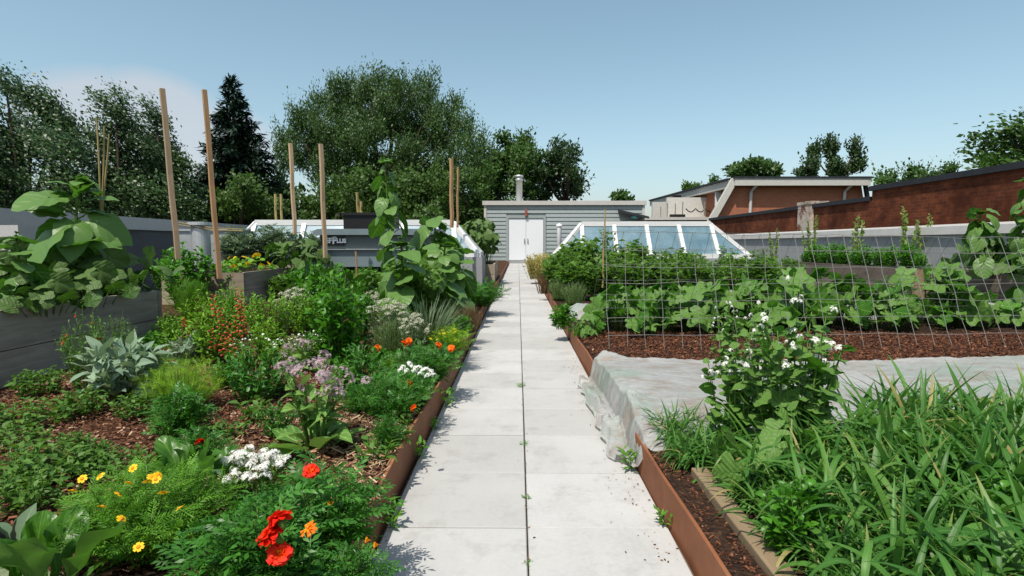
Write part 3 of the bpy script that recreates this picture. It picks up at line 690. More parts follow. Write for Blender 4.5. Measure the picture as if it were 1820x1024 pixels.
# raised beds
def planks(mb, axis, c, t, a0, a1, z0, z1, n):
    """n stacked planks of thickness t; axis 'y' runs along y at x=c, axis 'x' along x at y=c"""
    h = (z1-z0)/n
    for i in range(n):
        r = rng.random(); za, zb = z0+i*h+.003, z0+(i+1)*h-.003; j = rng.uniform(-.003,.003)
        if axis == 'y': mb.box(c-t+j, c+j, a0, a1, za, zb, 0, r)
        else: mb.box(a0, a1, c+j, c+t+j, za, zb, 0, r)
def raised_bed(label, x0, x1, y0, y1, z1, n, mats, z0=.05, soilz=.06, ends=True, group='wooden raised beds'):
    t = thing('raised_bed', label, 'planter', ((x0+x1)/2, (y0+y1)/2, z0), 0, group)
    th = .04
    for c in (x1, x0+th):
        mb = Mb(); planks(mb, 'y', c, th, y0+th+.002, y1-th-.002, z0, z1, n); part('side_board', mb, mats[0], t)
    for c in (y0, y1-th):
        mb = Mb(); planks(mb, 'x', c, th, x0-.004, x1+.004, z0, z1-.006, n); part('end_board', mb, mats[1], t)
    mb = Mb(); mb.box(x0+th+.003, x1-th-.003, y0+th+.003, y1-th-.003, z0, z1-soilz); part('soil', mb, M['darksoil'], t)
    return t
bed_e = G(285, 515, .55)
raised_bed('large grey plank raised bed at the left edge full of sunflower and squash leaves', -4.7, bed_e.x, .6, bed_e.y, .55, 2, (M['greywood'], M['greywood']), .08)
p2 = D(432, 484, 7.7)
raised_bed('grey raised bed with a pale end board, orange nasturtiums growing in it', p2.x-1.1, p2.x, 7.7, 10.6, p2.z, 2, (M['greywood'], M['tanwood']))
pa, pb = D(816, 470, 12.3), D(879, 470, 12.3)
raised_bed('pale wooden planter box close to the path under dark squash leaves', pa.x-.05, pb.x, 12.3, 14.5, .5, 2, (M['tanwood'], M['tanwood']))
q1 = D(1628, 478, 8.9)
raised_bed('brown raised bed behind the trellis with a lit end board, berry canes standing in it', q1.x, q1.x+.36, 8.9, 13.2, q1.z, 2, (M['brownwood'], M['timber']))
q2 = D(1820, 489, 7.1)
raised_bed('brown raised bed at the right edge under a sunflower', q2.x, q2.x+.7, 5.5, 8.7, q2.z, 2, (M['brownwood'], M['brownwood']))

# stakes
def stake(top, foot, Y, w, label, group='wooden stakes standing in the beds', mat='stake', name='wooden_stake'):
    a = D(foot[0], foot[1], Y); b = D(top[0], top[1], Y); a.z = a.z-.05
    mb = Mb(); n = 6; d = (b-a)
    pts = [a+d*i/n+Vector((.006*math.sin(i*1.7),.004*math.cos(i*2.1),0))*(0 < i < n) for i in range(n+1)]
    mb.tube(pts, w*.54, 4, 0, rng.random()) if name != 'bamboo_cane' else mb.tube(pts, [w*.5, w*.46, w*.44, w*.42, w*.4, w*.36, w*.3], 7)
    return single(name, mb, M[mat], label, 'stake' if name != 'bamboo_cane' else 'cane', group, loc=a)
stake((288,158), (316,452), 6.0, .060, 'tall pale wooden stake leaning left, nearest the big left sunflower', mat='stakepale')
stake((363,160), (390,488), 6.9, .062, 'tall orange-brown wooden stake standing beside the pale end board of a raised bed')
stake((516,255), (524,410), 9.0, .062, 'pale wooden stake in front of the left skylight', mat='stakepale')
stake((570,256), (578,452), 8.2, .062, 'pale wooden stake crossing the black sign of the rooftop unit', mat='stakepale')
stake((802,282), (803,400), 10.5, .066, 'orange-brown stake between the central sunflower and the grey shed')
stake((814,297), (813,400), 11.2, .04, 'thin brown stake just right of the thicker orange-brown one')
stake((489,345), (491,400), 13.6, .05, 'short distant stake behind the left skylight, left one of a pair', None, 'bamboo')
stake((499,345), (501,400), 13.6, .05, 'short distant stake behind the left skylight, right one of a pair', None, 'bamboo')
stake((634,342), (637,384), 11.4, .045, 'short stake above the black cabinet, taller one of two', None, 'bamboo')
stake((641,358), (642,384), 11.4, .045, 'short stake above the black cabinet, lower one of two', None, 'bamboo')
stake((752,455), (758,560), 7.3, .03, 'thin reddish stick in front of the rooftop unit', None, 'stake') if False else None
stake((632,447), (637,520), 7.0, .02, 'thin brown stick in front of the grey rooftop unit', None, 'stake')
ctr = D(182, 300, 4.6)
for k, (tp, ft) in enumerate((((171,208),(186,470)), ((185,225),(180,470)), ((194,238),(172,470)))):
    stake(tp, ft, 4.6+.04*k, .019, ['tallest bamboo cane tied in a bundle above the left sunflower','middle bamboo cane of the bundle above the left sunflower','shortest bamboo cane of the bundle, leaning right above the left sunflower'][k], 'bamboo canes tied together', 'bamboo', 'bamboo_cane')
stake((1075,372), (1071,505), 8.2, .03, 'yellow bamboo cane with a bean vine in front of the right skylight', None, 'bamboo', 'bamboo_cane')

# skylights
def skylight(label, X0, X1, Y0, Y1, zb, zt, dxl, dxr, nm):
    t = thing('skylight', label, 'skylight', ((X0+X1)/2, (Y0+Y1)/2, 0), 0, 'glazed rooftop skylights')
    ym = (Y0+Y1)/2; yf, yk = ym-.06, ym+.06; w = .085
    A = [Vector(p) for p in ((X0,Y0,zb),(X1,Y0,zb),(X1,Y1,zb),(X0,Y1,zb))]; B = [Vector(p) for p in ((X0+dxl,yf,zt),(X1-dxr,yf,zt),(X1-dxr,yk,zt),(X0+dxl,yk,zt))]
    mb = Mb(); mb.box(X0-.08, X1+.08, Y0-.08, Y1+.08, -.05, zb-.05); part('curb', mb, M['parapetlight'], t)
    mb = Mb()
    for i in range(4):
        mb.obox(A[i], A[(i+1)%4], .09, .10); mb.obox(A[i], B[i], .09, .075)
    mb.obox(B[0], B[1], .10, .11); mb.obox(B[3], B[2], .10, .11); mb.box(B[0].x, B[1].x, yf+.04, yk-.04, zt-.04, zt+.052)
    tops = []; bots = []
    for k in range(nm+1):
        f = k/nm; a = A[0].lerp(A[1], .02+f*.96) ; b = B[0].lerp(B[1], f)
        bx = b.x; ax = B[0].x-(.045*(1-f))*0 + (B[1].x-B[0].x)*f
        a = Vector((ax+(f-.1)*.10, Y0, zb)); tops.append(b); bots.append(a)
        mb.obox(a, b, w, .07, (0,-1,.4))
        a2 = Vector((a.x, Y1, zb)); b2 = Vector((b.x, yk, zt)); mb.obox(a2, b2, w, .07, (0,1,.4))
    part('frame', mb, M['white'], t)
    for k in range(nm):
        mb = Mb(); mb.add([bots[k], bots[k+1], tops[k+1], tops[k]], [(0,1,2,3)]); part('glass_pane', mb, M['glass'], t)
        mb = Mb(); f = lambda p, y: Vector((p.x, y, p.z)); mb.add([f(bots[k],Y1), f(bots[k+1],Y1), f(tops[k+1],yk), f(tops[k],yk)], [(3,2,1,0)]); part('glass_pane', mb, M['glass'], t)
    for i0, i1, p, q in ((0, 3, A[0], A[3]), (1, 2, A[1], A[2])):
        mb = Mb(); mb.add([A[i0], A[i1], B[i1], B[i0]], [(0,3,2,1) if i0 else (0,1,2,3)]); part('glass_pane', mb, M['glass'], t)
    for e, s in ((0, bots[0]), (1, bots[-1])):
        mb = Mb(); mb.add([A[e], s, B[e]], None, None, 0, [(0,1,2)]); part('glass_pane', mb, M['glass'], t)
    return t
sl = [D(988,455,13), D(1334,455,13), D(1034,398,13.4), D(1262,398,13.4)]
skylight('white framed glass skylight right of the path, seen behind the wire trellis', sl[0].x, sl[1].x, 13, 13.9, sl[0].z, sl[2].z, sl[2].x-sl[0].x, sl[1].x-sl[3].x, 4)
sl = [D(398,452,11.2), D(850,452,11.2), D(456,396,11.65), D(806,396,11.65)]
skylight('white framed glass skylight at left, behind the stakes and the rooftop unit', sl[0].x, sl[1].x, 11.2, 12.15, sl[0].z, sl[2].z, sl[2].x-sl[0].x, sl[1].x-sl[3].x, 4)

# rooftop unit with a sign
hv = lambda px, py, Y=9.: D(px, py, Y)
a, b = hv(565,407), hv(770,472)
t = thing('rooftop_unit', 'grey metal rooftop unit with a rounded lid and a black sign lettered in white', 'rooftop unit', ((a.x+b.x)/2, 9.4, 0))
zl = hv(0,418).z; zm = hv(0,440).z; zm2 = hv(0,444).z
mb = Mb(); mb.box(a.x+.03, b.x, 9.03, 10.1, zm2+.002, zl); part('upper_panel', mb, M['hvac'], t)
mb = Mb(); mb.box(a.x+.05, b.x, 9.0, 10.12, hv(0,474).z, zm-.03); part('lower_panel', mb, M['hvaclid'], t)
mb = Mb(); mb.box(a.x+.0, b.x+.02, 8.95, 10.14, zm-.028, zm2); part('ledge', mb, M['greymetal'], t)
mb = Mb(); n = 10; z2 = a.z
P = [(a.x-.06, zl+.002)]+[(a.x-.06+.13*(1-math.cos(k/6*PI/2)), zl+.03+(z2-zl-.03)*math.sin(k/6*PI/2)) for k in range(7)]
pr = P+[(b.x+.05, z2), (b.x+.05, zl+.002)]
V = [(x, 8.93, z) for x, z in pr]+[(x, 10.17, z) for x, z in pr]; k = len(pr)
mb.add(V, [(i, (i+1)%k, k+(i+1)%k, k+i)[::-1] for i in range(k)], None, 0, [(0,i,i+1)[::1] for i in range(1,k-1)]+[(k,k+i+1,k+i) for i in range(1,k-1)]); part('lid', mb, M['hvaclid'], t)
mb = Mb(); mb.box(a.x+.3, b.x-.2, 9.2, 10.0, -.05, hv(0,474).z-.003); part('plinth', mb, M['black'], t)
s0, s1 = hv(570,417), hv(612,437)
mb = Mb(); mb.box(s0.x, s1.x, 9.004, 9.027, s1.z, s0.z); sg = part('sign_panel', mb, M['sign'], t)
def text(body, size, loc, mat, parent, align='LEFT', bold=.0):
    c = bpy.data.curves.new('lettering', 'FONT'); c.body = body; c.size = size; c.extrude = .002; c.offset = bold; c.align_x = align; c.space_character = 1.0
    o = bpy.data.objects.new('lettering', c); COL.objects.link(o); o.data.materials.append(mat); bpy.context.view_layer.update()
    me = bpy.data.meshes.new_from_object(o.evaluated_get(bpy.context.evaluated_depsgraph_get())); bpy.data.objects.remove(o)
    return obj('lettering', me, parent, loc, (PI/2,0,0))
oz = Vector(t.location)
p = hv(578.5,431.5); text('EF', .105, Vector((p.x, 9.0, p.z))-oz, M['ink'], sg, bold=.005)
p = hv(590.5,432); text('P', .15, Vector((p.x, 9.0, p.z-.01))-oz, M['ink'], sg, bold=.006)
p = hv(598.5,431.5); text('LUS', .088, Vector((p.x, 9.0, p.z))-oz, M['ink'], sg, bold=.005)
c0, c1 = D(610,378,10.5), D(700,412,10.5)
mb = Mb(); mb.box(c0.x, c1.x, 10.5, 11.0, -.05, c0.z-.05); mb.box(c0.x-.03, c1.x+.03, 10.47, 11.03, c0.z-.049, c0.z)
single('black_cabinet', mb, M['black'], 'black metal cabinet rising behind the grey rooftop unit', 'cabinet')

# grey shed
YS = 28.
s = lambda px, py, Y=YS: D(px, py, Y)
x0, x1, zt = s(860,0).x, s(1151,0).x, s(0,358).z; zf = zt-.2
t = thing('shed', 'low grey shed with horizontal siding and white double doors at the end of the path', 'shed', ((x0+x1)/2, YS+2, 0))
dx0, dx1, dz1 = s(904,0).x, s(967,0).x, s(0,389).z
mb = Mb(); n = 15; hh = (zf+.05)/n
for i in range(n):
    za, zb = -.05+i*hh, -.05+(i+1)*hh
    for xa, xb in (((x0, x1),) if za > dz1+.12 else ((x0, dx0-.12), (dx1+.12, x1))):
        mb.add([(xa,YS-.018,za),(xb,YS-.018,za),(xb,YS+.012,zb),(xa,YS+.012,zb),(xa,YS+.05,za),(xb,YS+.05,za)], [(0,1,2,3),(4,5,1,0)])
mb.add([(x0,YS,-.05),(x0,YS+5,-.05),(x0,YS+5,zf),(x0,YS,zf),(x1,YS,-.05),(x1,YS+5,-.05),(x1,YS+5,zf),(x1,YS,zf)], [(1,0,3,2),(4,5,6,7),(5,1,2,6)])
mb.add([(dx0-.12,YS+.06,dz1+.25),(dx1+.12,YS+.06,dz1+.25),(dx1+.12,YS+.06,0),(dx0-.12,YS+.06,0)],[(3,2,1,0)])
part('wall', mb, M['siding'], t)
mb = Mb(); mb.box(x0-.10, x1+.10, YS-.12, YS+5.1, zf, zt); part('roof', mb, M['offwhite'], t)
mb = Mb(); mb.box(x0-.03, x0+.09, YS-.045, YS+.04, -.05, zf-.002); part('corner_trim', mb, M['offwhite'], t); mb = Mb(); mb.box(x1-.09, x1+.03, YS-.045, YS+.04, -.05, zf-.002); part('corner_trim', mb, M['offwhite'], t)
mb = Mb(); mb.box(dx0-.13, dx0-.01, YS-.05, YS+.05, -.05, dz1+.02); mb.box(dx1+.01, dx1+.13, YS-.05, YS+.05, -.05, dz1+.02); mb.box(dx0-.13, dx1+.13, YS-.05, YS+.05, dz1+.022, dz1+.16); part('door_frame', mb, M['siding'], t)
xm = (dx0+dx1)/2
for xa, xb, hx in ((dx0, xm-.006, xm-.1), (xm+.006, dx1, xm+.06)):
    mb = Mb(); mb.box(xa, xb, YS-.01, YS+.045, .16, dz1); d_ = part('door', mb, M['door'], t)
    mb = Mb(); mb.box(hx, hx+.04, YS-.07, YS-.012, 1.0, 1.2); part('handle', mb, M['greymetal'], d_)
mb = Mb(); mb.box(dx0-.1, dx1+.1, YS-.2, YS+.05, -.05, .15); part('threshold', mb, M['parapetlight'], t)
r0 = s(935,380); mb = Mb(); mb.box(r0.x-.055, r0.x+.055, YS-.14, YS-.035, r0.z-.11, r0.z+.13); mb.ring_lathe((r0.x, YS-.1, r0.z+.13), [(.06,0),(.05,.06),(.001,.08)], 10); part('alarm_bell', mb, M['red'], t)
k0 = s(923,0).x; kz = s(0,308).z; rad = .16
mb = Mb(); mb.ring_lathe((k0, YS+1.2, 0), [(rad,zt-.05),(rad,kz-.25),(rad+.04,kz-.25),(rad+.05,kz-.18),(rad-.02,kz-.16),(rad-.02,kz-.08),(rad+.06,kz-.08),(rad+.05,kz),(.001,kz+.05)], 20)
part('chimney', mb, M['galv'], t, True)
a, b = s(1098,372), s(1148,388); mb = Mb()
mb.add([(a.x,YS-.05,a.z),(a.x,YS-.7,a.z-.08),(b.x,YS-.7,b.z+.05),(b.x,YS-.05,b.z+.12),(a.x,YS-.05,a.z-.12),(a.x,YS-.7,a.z-.2),(b.x,YS-.7,b.z-.05),(b.x,YS-.05,b.z)], [(0,1,2,3),(7,6,5,4),(1,5,6,2),(2,6,7,3),(0,4,5,1)]); part('canopy', mb, M['darkroof'], t)
a = s(1124,382); mb = Mb(); mb.ring_lathe((a.x, YS-.5, a.z-.16), [(.001,-.05),(.17,-.05),(.16,.08),(.05,.14),(.001,.15)], 12); part('lamp', mb, M['teal'], t, True)
a = s(1116,388); mb = Mb(); mb.box(a.x, s(1148,388).x, YS-.12, YS-.05, s(0,402).z, a.z-.14); part('vent_panel', mb, M['greymetal'], t)
a, b = D(994,397,19), D(994,452,19); mb = Mb(); mb.tube([(a.x,19,-.05),(a.x,19,a.z-.1),(a.x,19,a.z-.02)], .075, 12); mb.ring_lathe((a.x,19,a.z-.1), [(.1,0),(.1,.06),(.001,.1)], 12)
single('vent_pipe', mb, M['white'], 'thin white vent pipe standing between the shed door and the right skylight', 'pipe', smooth=True)

# parapets and brick wall
def parapet(label, xa, xb, y0, y1, z, side, mat):
    t = thing('parapet_wall', label, 'parapet', ((xa+xb)/2, (y0+y1)/2, 0), 0)
    mb = Mb(); mb.box(xa, xb, y0, y1, -.05, z-.2); part('wall', mb, mat, t)
    mb = Mb(); o = .07
    V = [(xa-o,y0,z-.22),(xa-o,y1,z-.22),(xa-o+.02,y1,z-.06),(xa-o+.02,y0,z-.06),(xb+o,y0,z-.22),(xb+o,y1,z-.22),(xb+o,y1,z),(xb+o,y0,z)]
    mb.add(V, [(0,3,2,1),(3,7,6,2),(4,5,6,7),(0,4,7,3),(1,2,6,5),(0,1,5,4)]); part('coping', mb, M['coping'], t); return t
parapet('long pale capped parapet running along the right side of the roof below the brick wall', 8.5, 8.85, 2, 27.8, 1.33, 1, M['parapetlight'])
parapet('blue-grey parapet with pale coping behind the left sunflower', -7.3, -6.95, 2, 27.8, 1.40, -1, M['parapet'])
t = thing('brick_wall', 'long dark red stained brick wall with black coping behind the right parapet', 'wall', (9.6, 15, 0))
Yst = 9.5*F/619.
mb = Mb(); mb.box(9.5, 9.9, 4, Yst, -5.9, 2.34); mb.box(9.5, 9.9, Yst+.001, 29, -5.9, 2.08); part('wall', mb, M['brickdark'], t)
mb = Mb(); mb.box(9.43, 9.97, 4, Yst+.06, 2.342, 2.47); mb.box(9.43, 9.97, Yst+.061, 29, 2.082, 2.2); part('coping', mb, M['darkroof'], t)
yb = 9.5*F/(1432-921); mb = Mb(); mb.box(9.36, 9.5-.002, yb-.3, yb+.5, -.0, 2.2); mb.box(9.34, 9.95, yb-.33, yb+.53, 2.203, 2.30); part('buttress', mb, M['brickworn'], t)

# house at the right
YH = 32.
h = lambda px, py, Y=YH: D(px, py, Y)
t = thing('brick_house', 'orange brick house with slanting white edge and stepped white balconies beyond the brick wall', 'house', (h(1410,350).x, YH+6, -6))
TL_, TR_ = h(1306,322), h(1530,322); BL_ = h(1262,392); BR_ = h(1544,385)
sl_ = (BL_.x-TL_.x)/(TL_.z-BL_.z); zb = -6
XL, XR = BL_.x+sl_*(BL_.z-zb)*.35, BR_.x+.3
def prism(mb, P, ya, yb, m=0):
    k = len(P); V = [(x,ya,z) for x,z in P]+[(x,yb,z) for x,z in P]
    mb.add(V, [(i,(i+1)%k,k+(i+1)%k,k+i)[::-1] for i in range(k)], None, m, [(0,i,i+1) for i in range(1,k-1)]+[(k,k+i+1,k+i) for i in range(1,k-1)])
mb = Mb(); prism(mb, [(BL_.x,BL_.z-.5),(BR_.x,BL_.z-.5),(TR_.x,TR_.z-.02),(TL_.x,TL_.z-.02)], YH, YH+.45); mb.box(TL_.x+.1, TR_.x, YH+.451, YH+14, -6, TL_.z-.03); mb.box(BL_.x, BR_.x, YH+.0, YH+.45, -6, BL_.z-.502); part('wall', mb, M['brickhouse'], t)
f0, f1 = h(1300,319), h(1535,332); mb = Mb(); mb.box(f0.x, f1.x+.05, YH-.55, YH-.3, f1.z+.02, f0.z); fs = part('fascia', mb, M['offwhite'], t)
mb = Mb(); mb.box(f0.x-.05, f1.x+.1, YH-.6, YH+14, f0.z+.002, f0.z+.09); part('roof', mb, M['darkroof'], t)
mb = Mb(); mb.obox((TL_.x-.12, YH-.25, TL_.z+.05), (BL_.x-.12, YH-.25, BL_.z-.2), .32, .3, (0,-1,0)); part('edge_trim', mb, M['offwhite'], t)
mb = Mb(); mb.obox((TR_.x+.08, YH-.2, TR_.z), (BR_.x+.06, YH-.2, BR_.z-.4), .16, .2, (0,-1,0)); part('edge_trim', mb, M['darkroof'], t)
for px in (1336, 1502):
    a = h(px, 330); mb = Mb(); mb.tube([(a.x+.1,YH-.45,a.z),(a.x-.06,YH-.1,a.z-.35),(a.x-.12,YH-.1,a.z-3.5)], .085, 8); part('downspout', mb, M['offwhite'], t)
# side wing, stepping away to the left
FA, FB = D(1300,324,YH+.2), D(1158,360,50)
mb = Mb(); mb.obox((FA.x,FA.y,FA.z-.1), (FB.x,FB.y,FB.z-.1), .3, .42); part('eave', mb, M['offwhite'], t)
mb = Mb(); mb.obox((FA.x+.1,FA.y,FA.z+.17), (FB.x+.1,FB.y,FB.z+.17), .7, .1); part('eave_roofing', mb, M['darkroof'], t)
wa, wb = D(1302,332,33), D(1160,366,50.5)
mb = Mb(); V = [(wa.x+.6,33,-6),(wb.x+.6,50.5,-6),(wb.x+.6,50.5,wb.z),(wa.x+.6,33,wa.z)]; mb.add(V+[(v[0]+.3,v[1],v[2]) for v in V], [(0,3,2,1),(4,5,6,7),(3,7,6,2)]); part('side_wall', mb, M['brownwood'], t)
def fbox(name, px0, py0, px1, py1, Y, d, mat, par=None):
    a, b = D(px0,py0,Y), D(px1,py1,Y); mb = Mb(); mb.box(a.x, b.x, Y, Y+d, b.z, a.z); return part(name, mb, M[mat], par or t)
bl = fbox('balcony', 1186, 351, 1268, 388, 37, .3, 'sidingwhite')
for k in range(8):
    pass
fbox('balcony', 1160, 359, 1186, 394, 42, .3, 'sidingwhite'); fbox('post', 1264, 336, 1270, 386, 36.6, .25, 'offwhite')
fbox('door', 1272, 338, 1283, 366, 34.4, .1, 'door'); fbox('window', 1285, 338, 1296, 358, 33.7, .1, 'black'); fbox('window', 1232, 342, 1262, 350, 38.5, .1, 'black'); fbox('window', 1196, 347, 1226, 351, 41, .1, 'black')
for px, a_, b_ in ((1174,367,386),(1186,361,388),(1200,362,386),(1213,359,384),(1252,358,384)):
    fbox('railing_post', px, a_, px+1.0, b_, 36.2, .05, 'tanwood')
mb = Mb(); pts = []
for k in range(25):
    f_ = k/24; q = D(1219+f_*52, 371+6*abs(math.sin(f_*PI*3)), 36.3); pts.append(q)
mb.tube(pts, .035, 5); part('swag', mb, M['black'], t)
fbox('planter_trough', 1192, 381, 1218, 386, 36, .3, 'black'); fbox('lower_eave', 1146, 386, 1262, 391, 35, 3, 'offwhite'); fbox('lower_wall', 1146, 391.3, 1275, 412, 35.1, 3, 'brownwood')

# left side roof furniture
a = D(350,395,9.8); mb = Mb(); mb.ring_lathe((a.x,9.9,0), [(.15,-.05),(.15,a.z-.05),(.2,a.z-.05),(.2,a.z),(.001,a.z+.012)], 24); single('roof_vent', mb, M['galv'], 'round galvanised roof vent with a flat cap between the two tallest stakes', 'vent', smooth=False)
a, b = D(318,411,10.6), D(425,411,10.6); mb = Mb(); mb.box(a.x, b.x, 10.6, 11.0, -.05, a.z); mb.box(a.x-.02, b.x+.02, 10.57, 11.03, a.z+.001, a.z+.04); single('duct', mb, M['greymetal'], 'low grey metal duct below the round roof vent', 'duct')
mb = Mb()
for k, (z_, z2_) in enumerate(((400,408),(404,411))):
    p, q = D(318,z_-4,9.7), D(432,z2_,9.9); mb.tube([p, (p+q)/2-Vector((0,0,.03)), q], .01, 5)
single('cable', mb, M['bamboo'], 'pair of pale cables slung past the round roof vent', 'cable')
a, b = D(4,400,6.2), D(36,470,6.2); mb = Mb(); mb.box(a.x-.3, b.x, 6.2, 6.6, -.05, a.z); single('metal_box', mb, M['coping'], 'pale metal box half hidden behind the left sunflower leaves', 'box')

# trellis
def panel(mb, bl, br, tl, tr, nv, nh, r, m):
    bl, br, tl, tr = map(np.array, (bl, br, tl, tr))
    for i in range(nv+1):
        f = i/nv; b, t_ = bl*(1-f)+br*f, tl*(1-f)+tr*f; k = np.linspace(0,1,7)[:,None]; P = b*(1-k)+t_*k; P[1:-1] += rng.normal(0,.005,(5,3)); mb.tube(P, r, 5, m)
    for j in range(nh+1):
        f = j/nh; a, c = bl*(1-f)+tl*f, br*(1-f)+tr*f; k = np.linspace(0,1,13)[:,None]; P = a*(1-k)+c*k; P[1:-1] += rng.normal(0,.006,(11,3)); P[:,1] -= r*1.6; mb.tube(P, r, 5, m)
t = thing('wire_trellis', 'welded wire mesh trellis leaning over the cucumber row', 'trellis', (2.3, 4.8, .1))
A0, A1 = G(1083,628,.1), G(1868,622,.1); T0, T1 = D(1077,412,A0.y+.17), D(1790,423,A1.y+.42)
A1.x += .0
e = 1.06; ext = lambda a, b: a+(b-a)*e
mb = Mb(); panel(mb, A0, ext(A0,A1), T0, ext(T0,T1), 26, 7, .0019, 0); part('front_panel', mb, M['wire'], t)
B0, B1 = Vector((A0.x-.05, T0.y+.75, .1)), Vector((A1.x+.1, T1.y+.75, .1))
mb = Mb(); panel(mb, B0, ext(B0,B1), T0+Vector((0,.012,0)), ext(T0,T1)+Vector((0,.012,0)), 26, 7, .0014, 0); part('back_panel', mb, M['wiredark'], t)

# row covers
def ridged(X, Y, seed, k=9, f0=3., f1=22.):
    g = np.random.default_rng(seed); h = 0*X
    for i in range(k):
        a = g.uniform(0,PI); f = f0*(f1/f0)**(i/(k-1)); ph = g.uniform(0,6); w = np.sin(f*(X*math.cos(a)+Y*math.sin(a))+ph+1.3*np.sin(f*.37*(Y*math.cos(a)-X*math.sin(a))+ph*2))
        h = h+(1-np.abs(w))**2.2/f
    return h
def cover(name, label, y0f, y1f, x1, prof, nx=260, ny=120, amp=.05, seed=3, hump=None):
    u = np.linspace(0,1,nx)**1.35; v = np.linspace(0,1,ny); U, Vv = np.meshgrid(u, v)
    s_ = U*(x1+.25)                                     # arc length from the hem on the path
    px = np.interp(s_, prof[0], prof[1]); pz = np.interp(s_, prof[0], prof[2])
    Y = y0f(px)*(1-Vv)+y1f(px)*Vv
    hem = np.exp(-((s_-.03)/.045)**2); wall = np.exp(-((s_-.21)/.085)**2); edge = np.exp(-Vv*14)+np.exp(-(1-Vv)*16)
    r_ = ridged(px+pz*2, Y, seed); r2 = ridged(px*1.0+pz, Y*2.4, seed+5, 7, 14, 60); rh = ridged(px*2+pz*3, Y*1.3, seed+2, 6, 9, 45)
    pleat = np.sin(Y*85+2.5*np.sin(Y*13)+4*pz)*.6+np.sin(Y*47+1.7*np.sin(Y*9))
    lump = np.exp(-((Y-2.62)/.10)**2)*np.exp(-((px-.47)/.09)**2)*.055+np.exp(-((Y-3.72)/.10)**2)*np.exp(-((px-.58)/.10)**2)*.05
    z = pz+amp*r_*.8+amp*r2*(.7+1.3*edge)*1.4+hem*(.010+.22*rh*.5+.010*np.sin(Y*17+np.sin(Y*31)))+lump*(1+1.5*(r2*3-.3))
    if hump is not None: z = z+hump(px, Vv)
    xx = px-wall*.0045*pleat+hem*.014*np.sin(Y*23+2*np.sin(Y*7))
    z = np.where(s_ < .02, np.maximum(z*.3, .006), np.maximum(z, .007))
    mb = Mb(); P = np.stack([xx, Y+.4*amp*r2*edge*3, z], 2).reshape(-1,3)
    Q = [(j*nx+i, j*nx+i+1, (j+1)*nx+i+1, (j+1)*nx+i) for j in range(ny-1) for i in range(nx-1)]
    mb.add(P, Q); return single(name, mb, M['cloth'], label, 'row cover', 'white row covers', smooth=True)
prof = ([0,.05,.10,.13,.29,.34,.6,9], [.392,.432,.462,.475,.503,.535,.80,9.2], [.006,.010,.014,.025,.146,.160,.165,.165])
yn = lambda x: 2.08+.36*np.exp(-np.maximum(0,x-.38)/.10)+.03*np.sin(x*5); yf = lambda x: 3.72+.06*np.sin(x*2.1+.6)+.10*np.clip((x-1.5)/2,0,1)
cover('row_cover', 'large crumpled white fabric row cover spilling over the right edging onto the path', yn, yf, 4.6, prof, 520, 260, .026, 3, lambda x, v: .04*np.sin(PI*np.clip(v,0,1))*(1+.5*np.sin(x*2.3+1))-.075*np.exp(-v*16)*np.clip((x-.47)/.1,0,1))
prof2 = ([0,.1,.25,9], [.56,.60,.70,9.4], [.13,.18,.22,.22])
cover('row_cover', 'far white fabric row cover, mostly hidden behind the cucumber leaves and trellis', lambda x: 6.15+0*x, lambda x: 7.1+0*x, 5.2, prof2, 200, 60, .05, 8, lambda x, v: -.12*np.abs(2*v-1)**2.5)

# ================================================================== plants
PROTO = {}
def make(kind, name, h, parts):
    """parts: (part name, builder, materials) ; every plant is an Empty at its foot with its parts below it."""
    r = bpy.data.objects.new(name, None); COL.objects.link(r); r.empty_display_size = .05
    fol = {pn: mb for pn, mb, _ in parts}; fmats = {}
    for pn, mb, mats in list(parts):
        if pn == 'stalk' and mb.V:                       # leaf stalks belong to the leaves they carry
            tgt = 'base_foliage' if 'base_foliage' in fol else 'foliage'; f = fol[tgt]; n0 = f.n
            for v, a in zip(mb.V, mb.A): f.V.append(v); f.A.append(a)
            for q in mb.Q: f.Q.append(q+n0); f.QM.append(np.full(len(q), 1))
            for q in mb.T: f.T.append(q+n0); f.TM.append(np.full(len(q), 1))
            f.n += mb.n; fmats[tgt] = mats
    parts = [(pn, mb, [mats, fmats[pn]] if pn in fmats else mats) for pn, mb, mats in parts if pn != 'stalk']
    for pn, mb, mats in parts:
        if mb is None or not mb.V: continue
        obj(pn, mb.mesh(pn, mats, True), r)
    PROTO[kind] = [r, h, False, name]
    return r
def blooms(kind, mesh, name, pts, sc=1., tilt=.4, parent=None):
    r = parent or PROTO[kind][0]
    for p in pts:
        obj(name, mesh, r, tuple(p), (rng.normal(tilt,.25), rng.normal(0,.25), rng.uniform(0,6)), sc*rng.uniform(.8,1.15))
def put(kind, px, by, ty, label, cat, group=None, z=.115, rz=None, wide=1., at=None, sc=None, bare=False):
    pr = PROTO[kind]; r = pr[0]
    if not pr[2]: index_kids(r); pr[2] = True
    o = dup(r, None, bare)
    p = at or G(px, by, z)
    if sc is None: sc = max(.05, (D(px, ty, p.y).z-z)/pr[1])
    o.location = (p.x, p.y, p.z if at else z); o.scale = (sc*wide, sc*wide, sc); o.rotation_euler = (0, 0, rng.uniform(0,6.28) if rz is None else rz)
    for k in ('label','category','group'):
        if k in o: del o[k]
    tag(o, label, cat, group); return o
def bloom_at(o, mesh, name, px, py, dy=0., sc=1., tilt=.8):
    """one more flower on an unrotated plant o."""
    p = D(px, py, o.location.y+dy)-Vector(o.location); s = o.scale[0]
    return obj(name, mesh, o, (p.x/o.scale[0], p.y/o.scale[1], p.z/o.scale[2]), (tilt+rng.normal(0,.06), rng.normal(0,.08), rng.uniform(0,6)), sc/s)
S = M['stem']
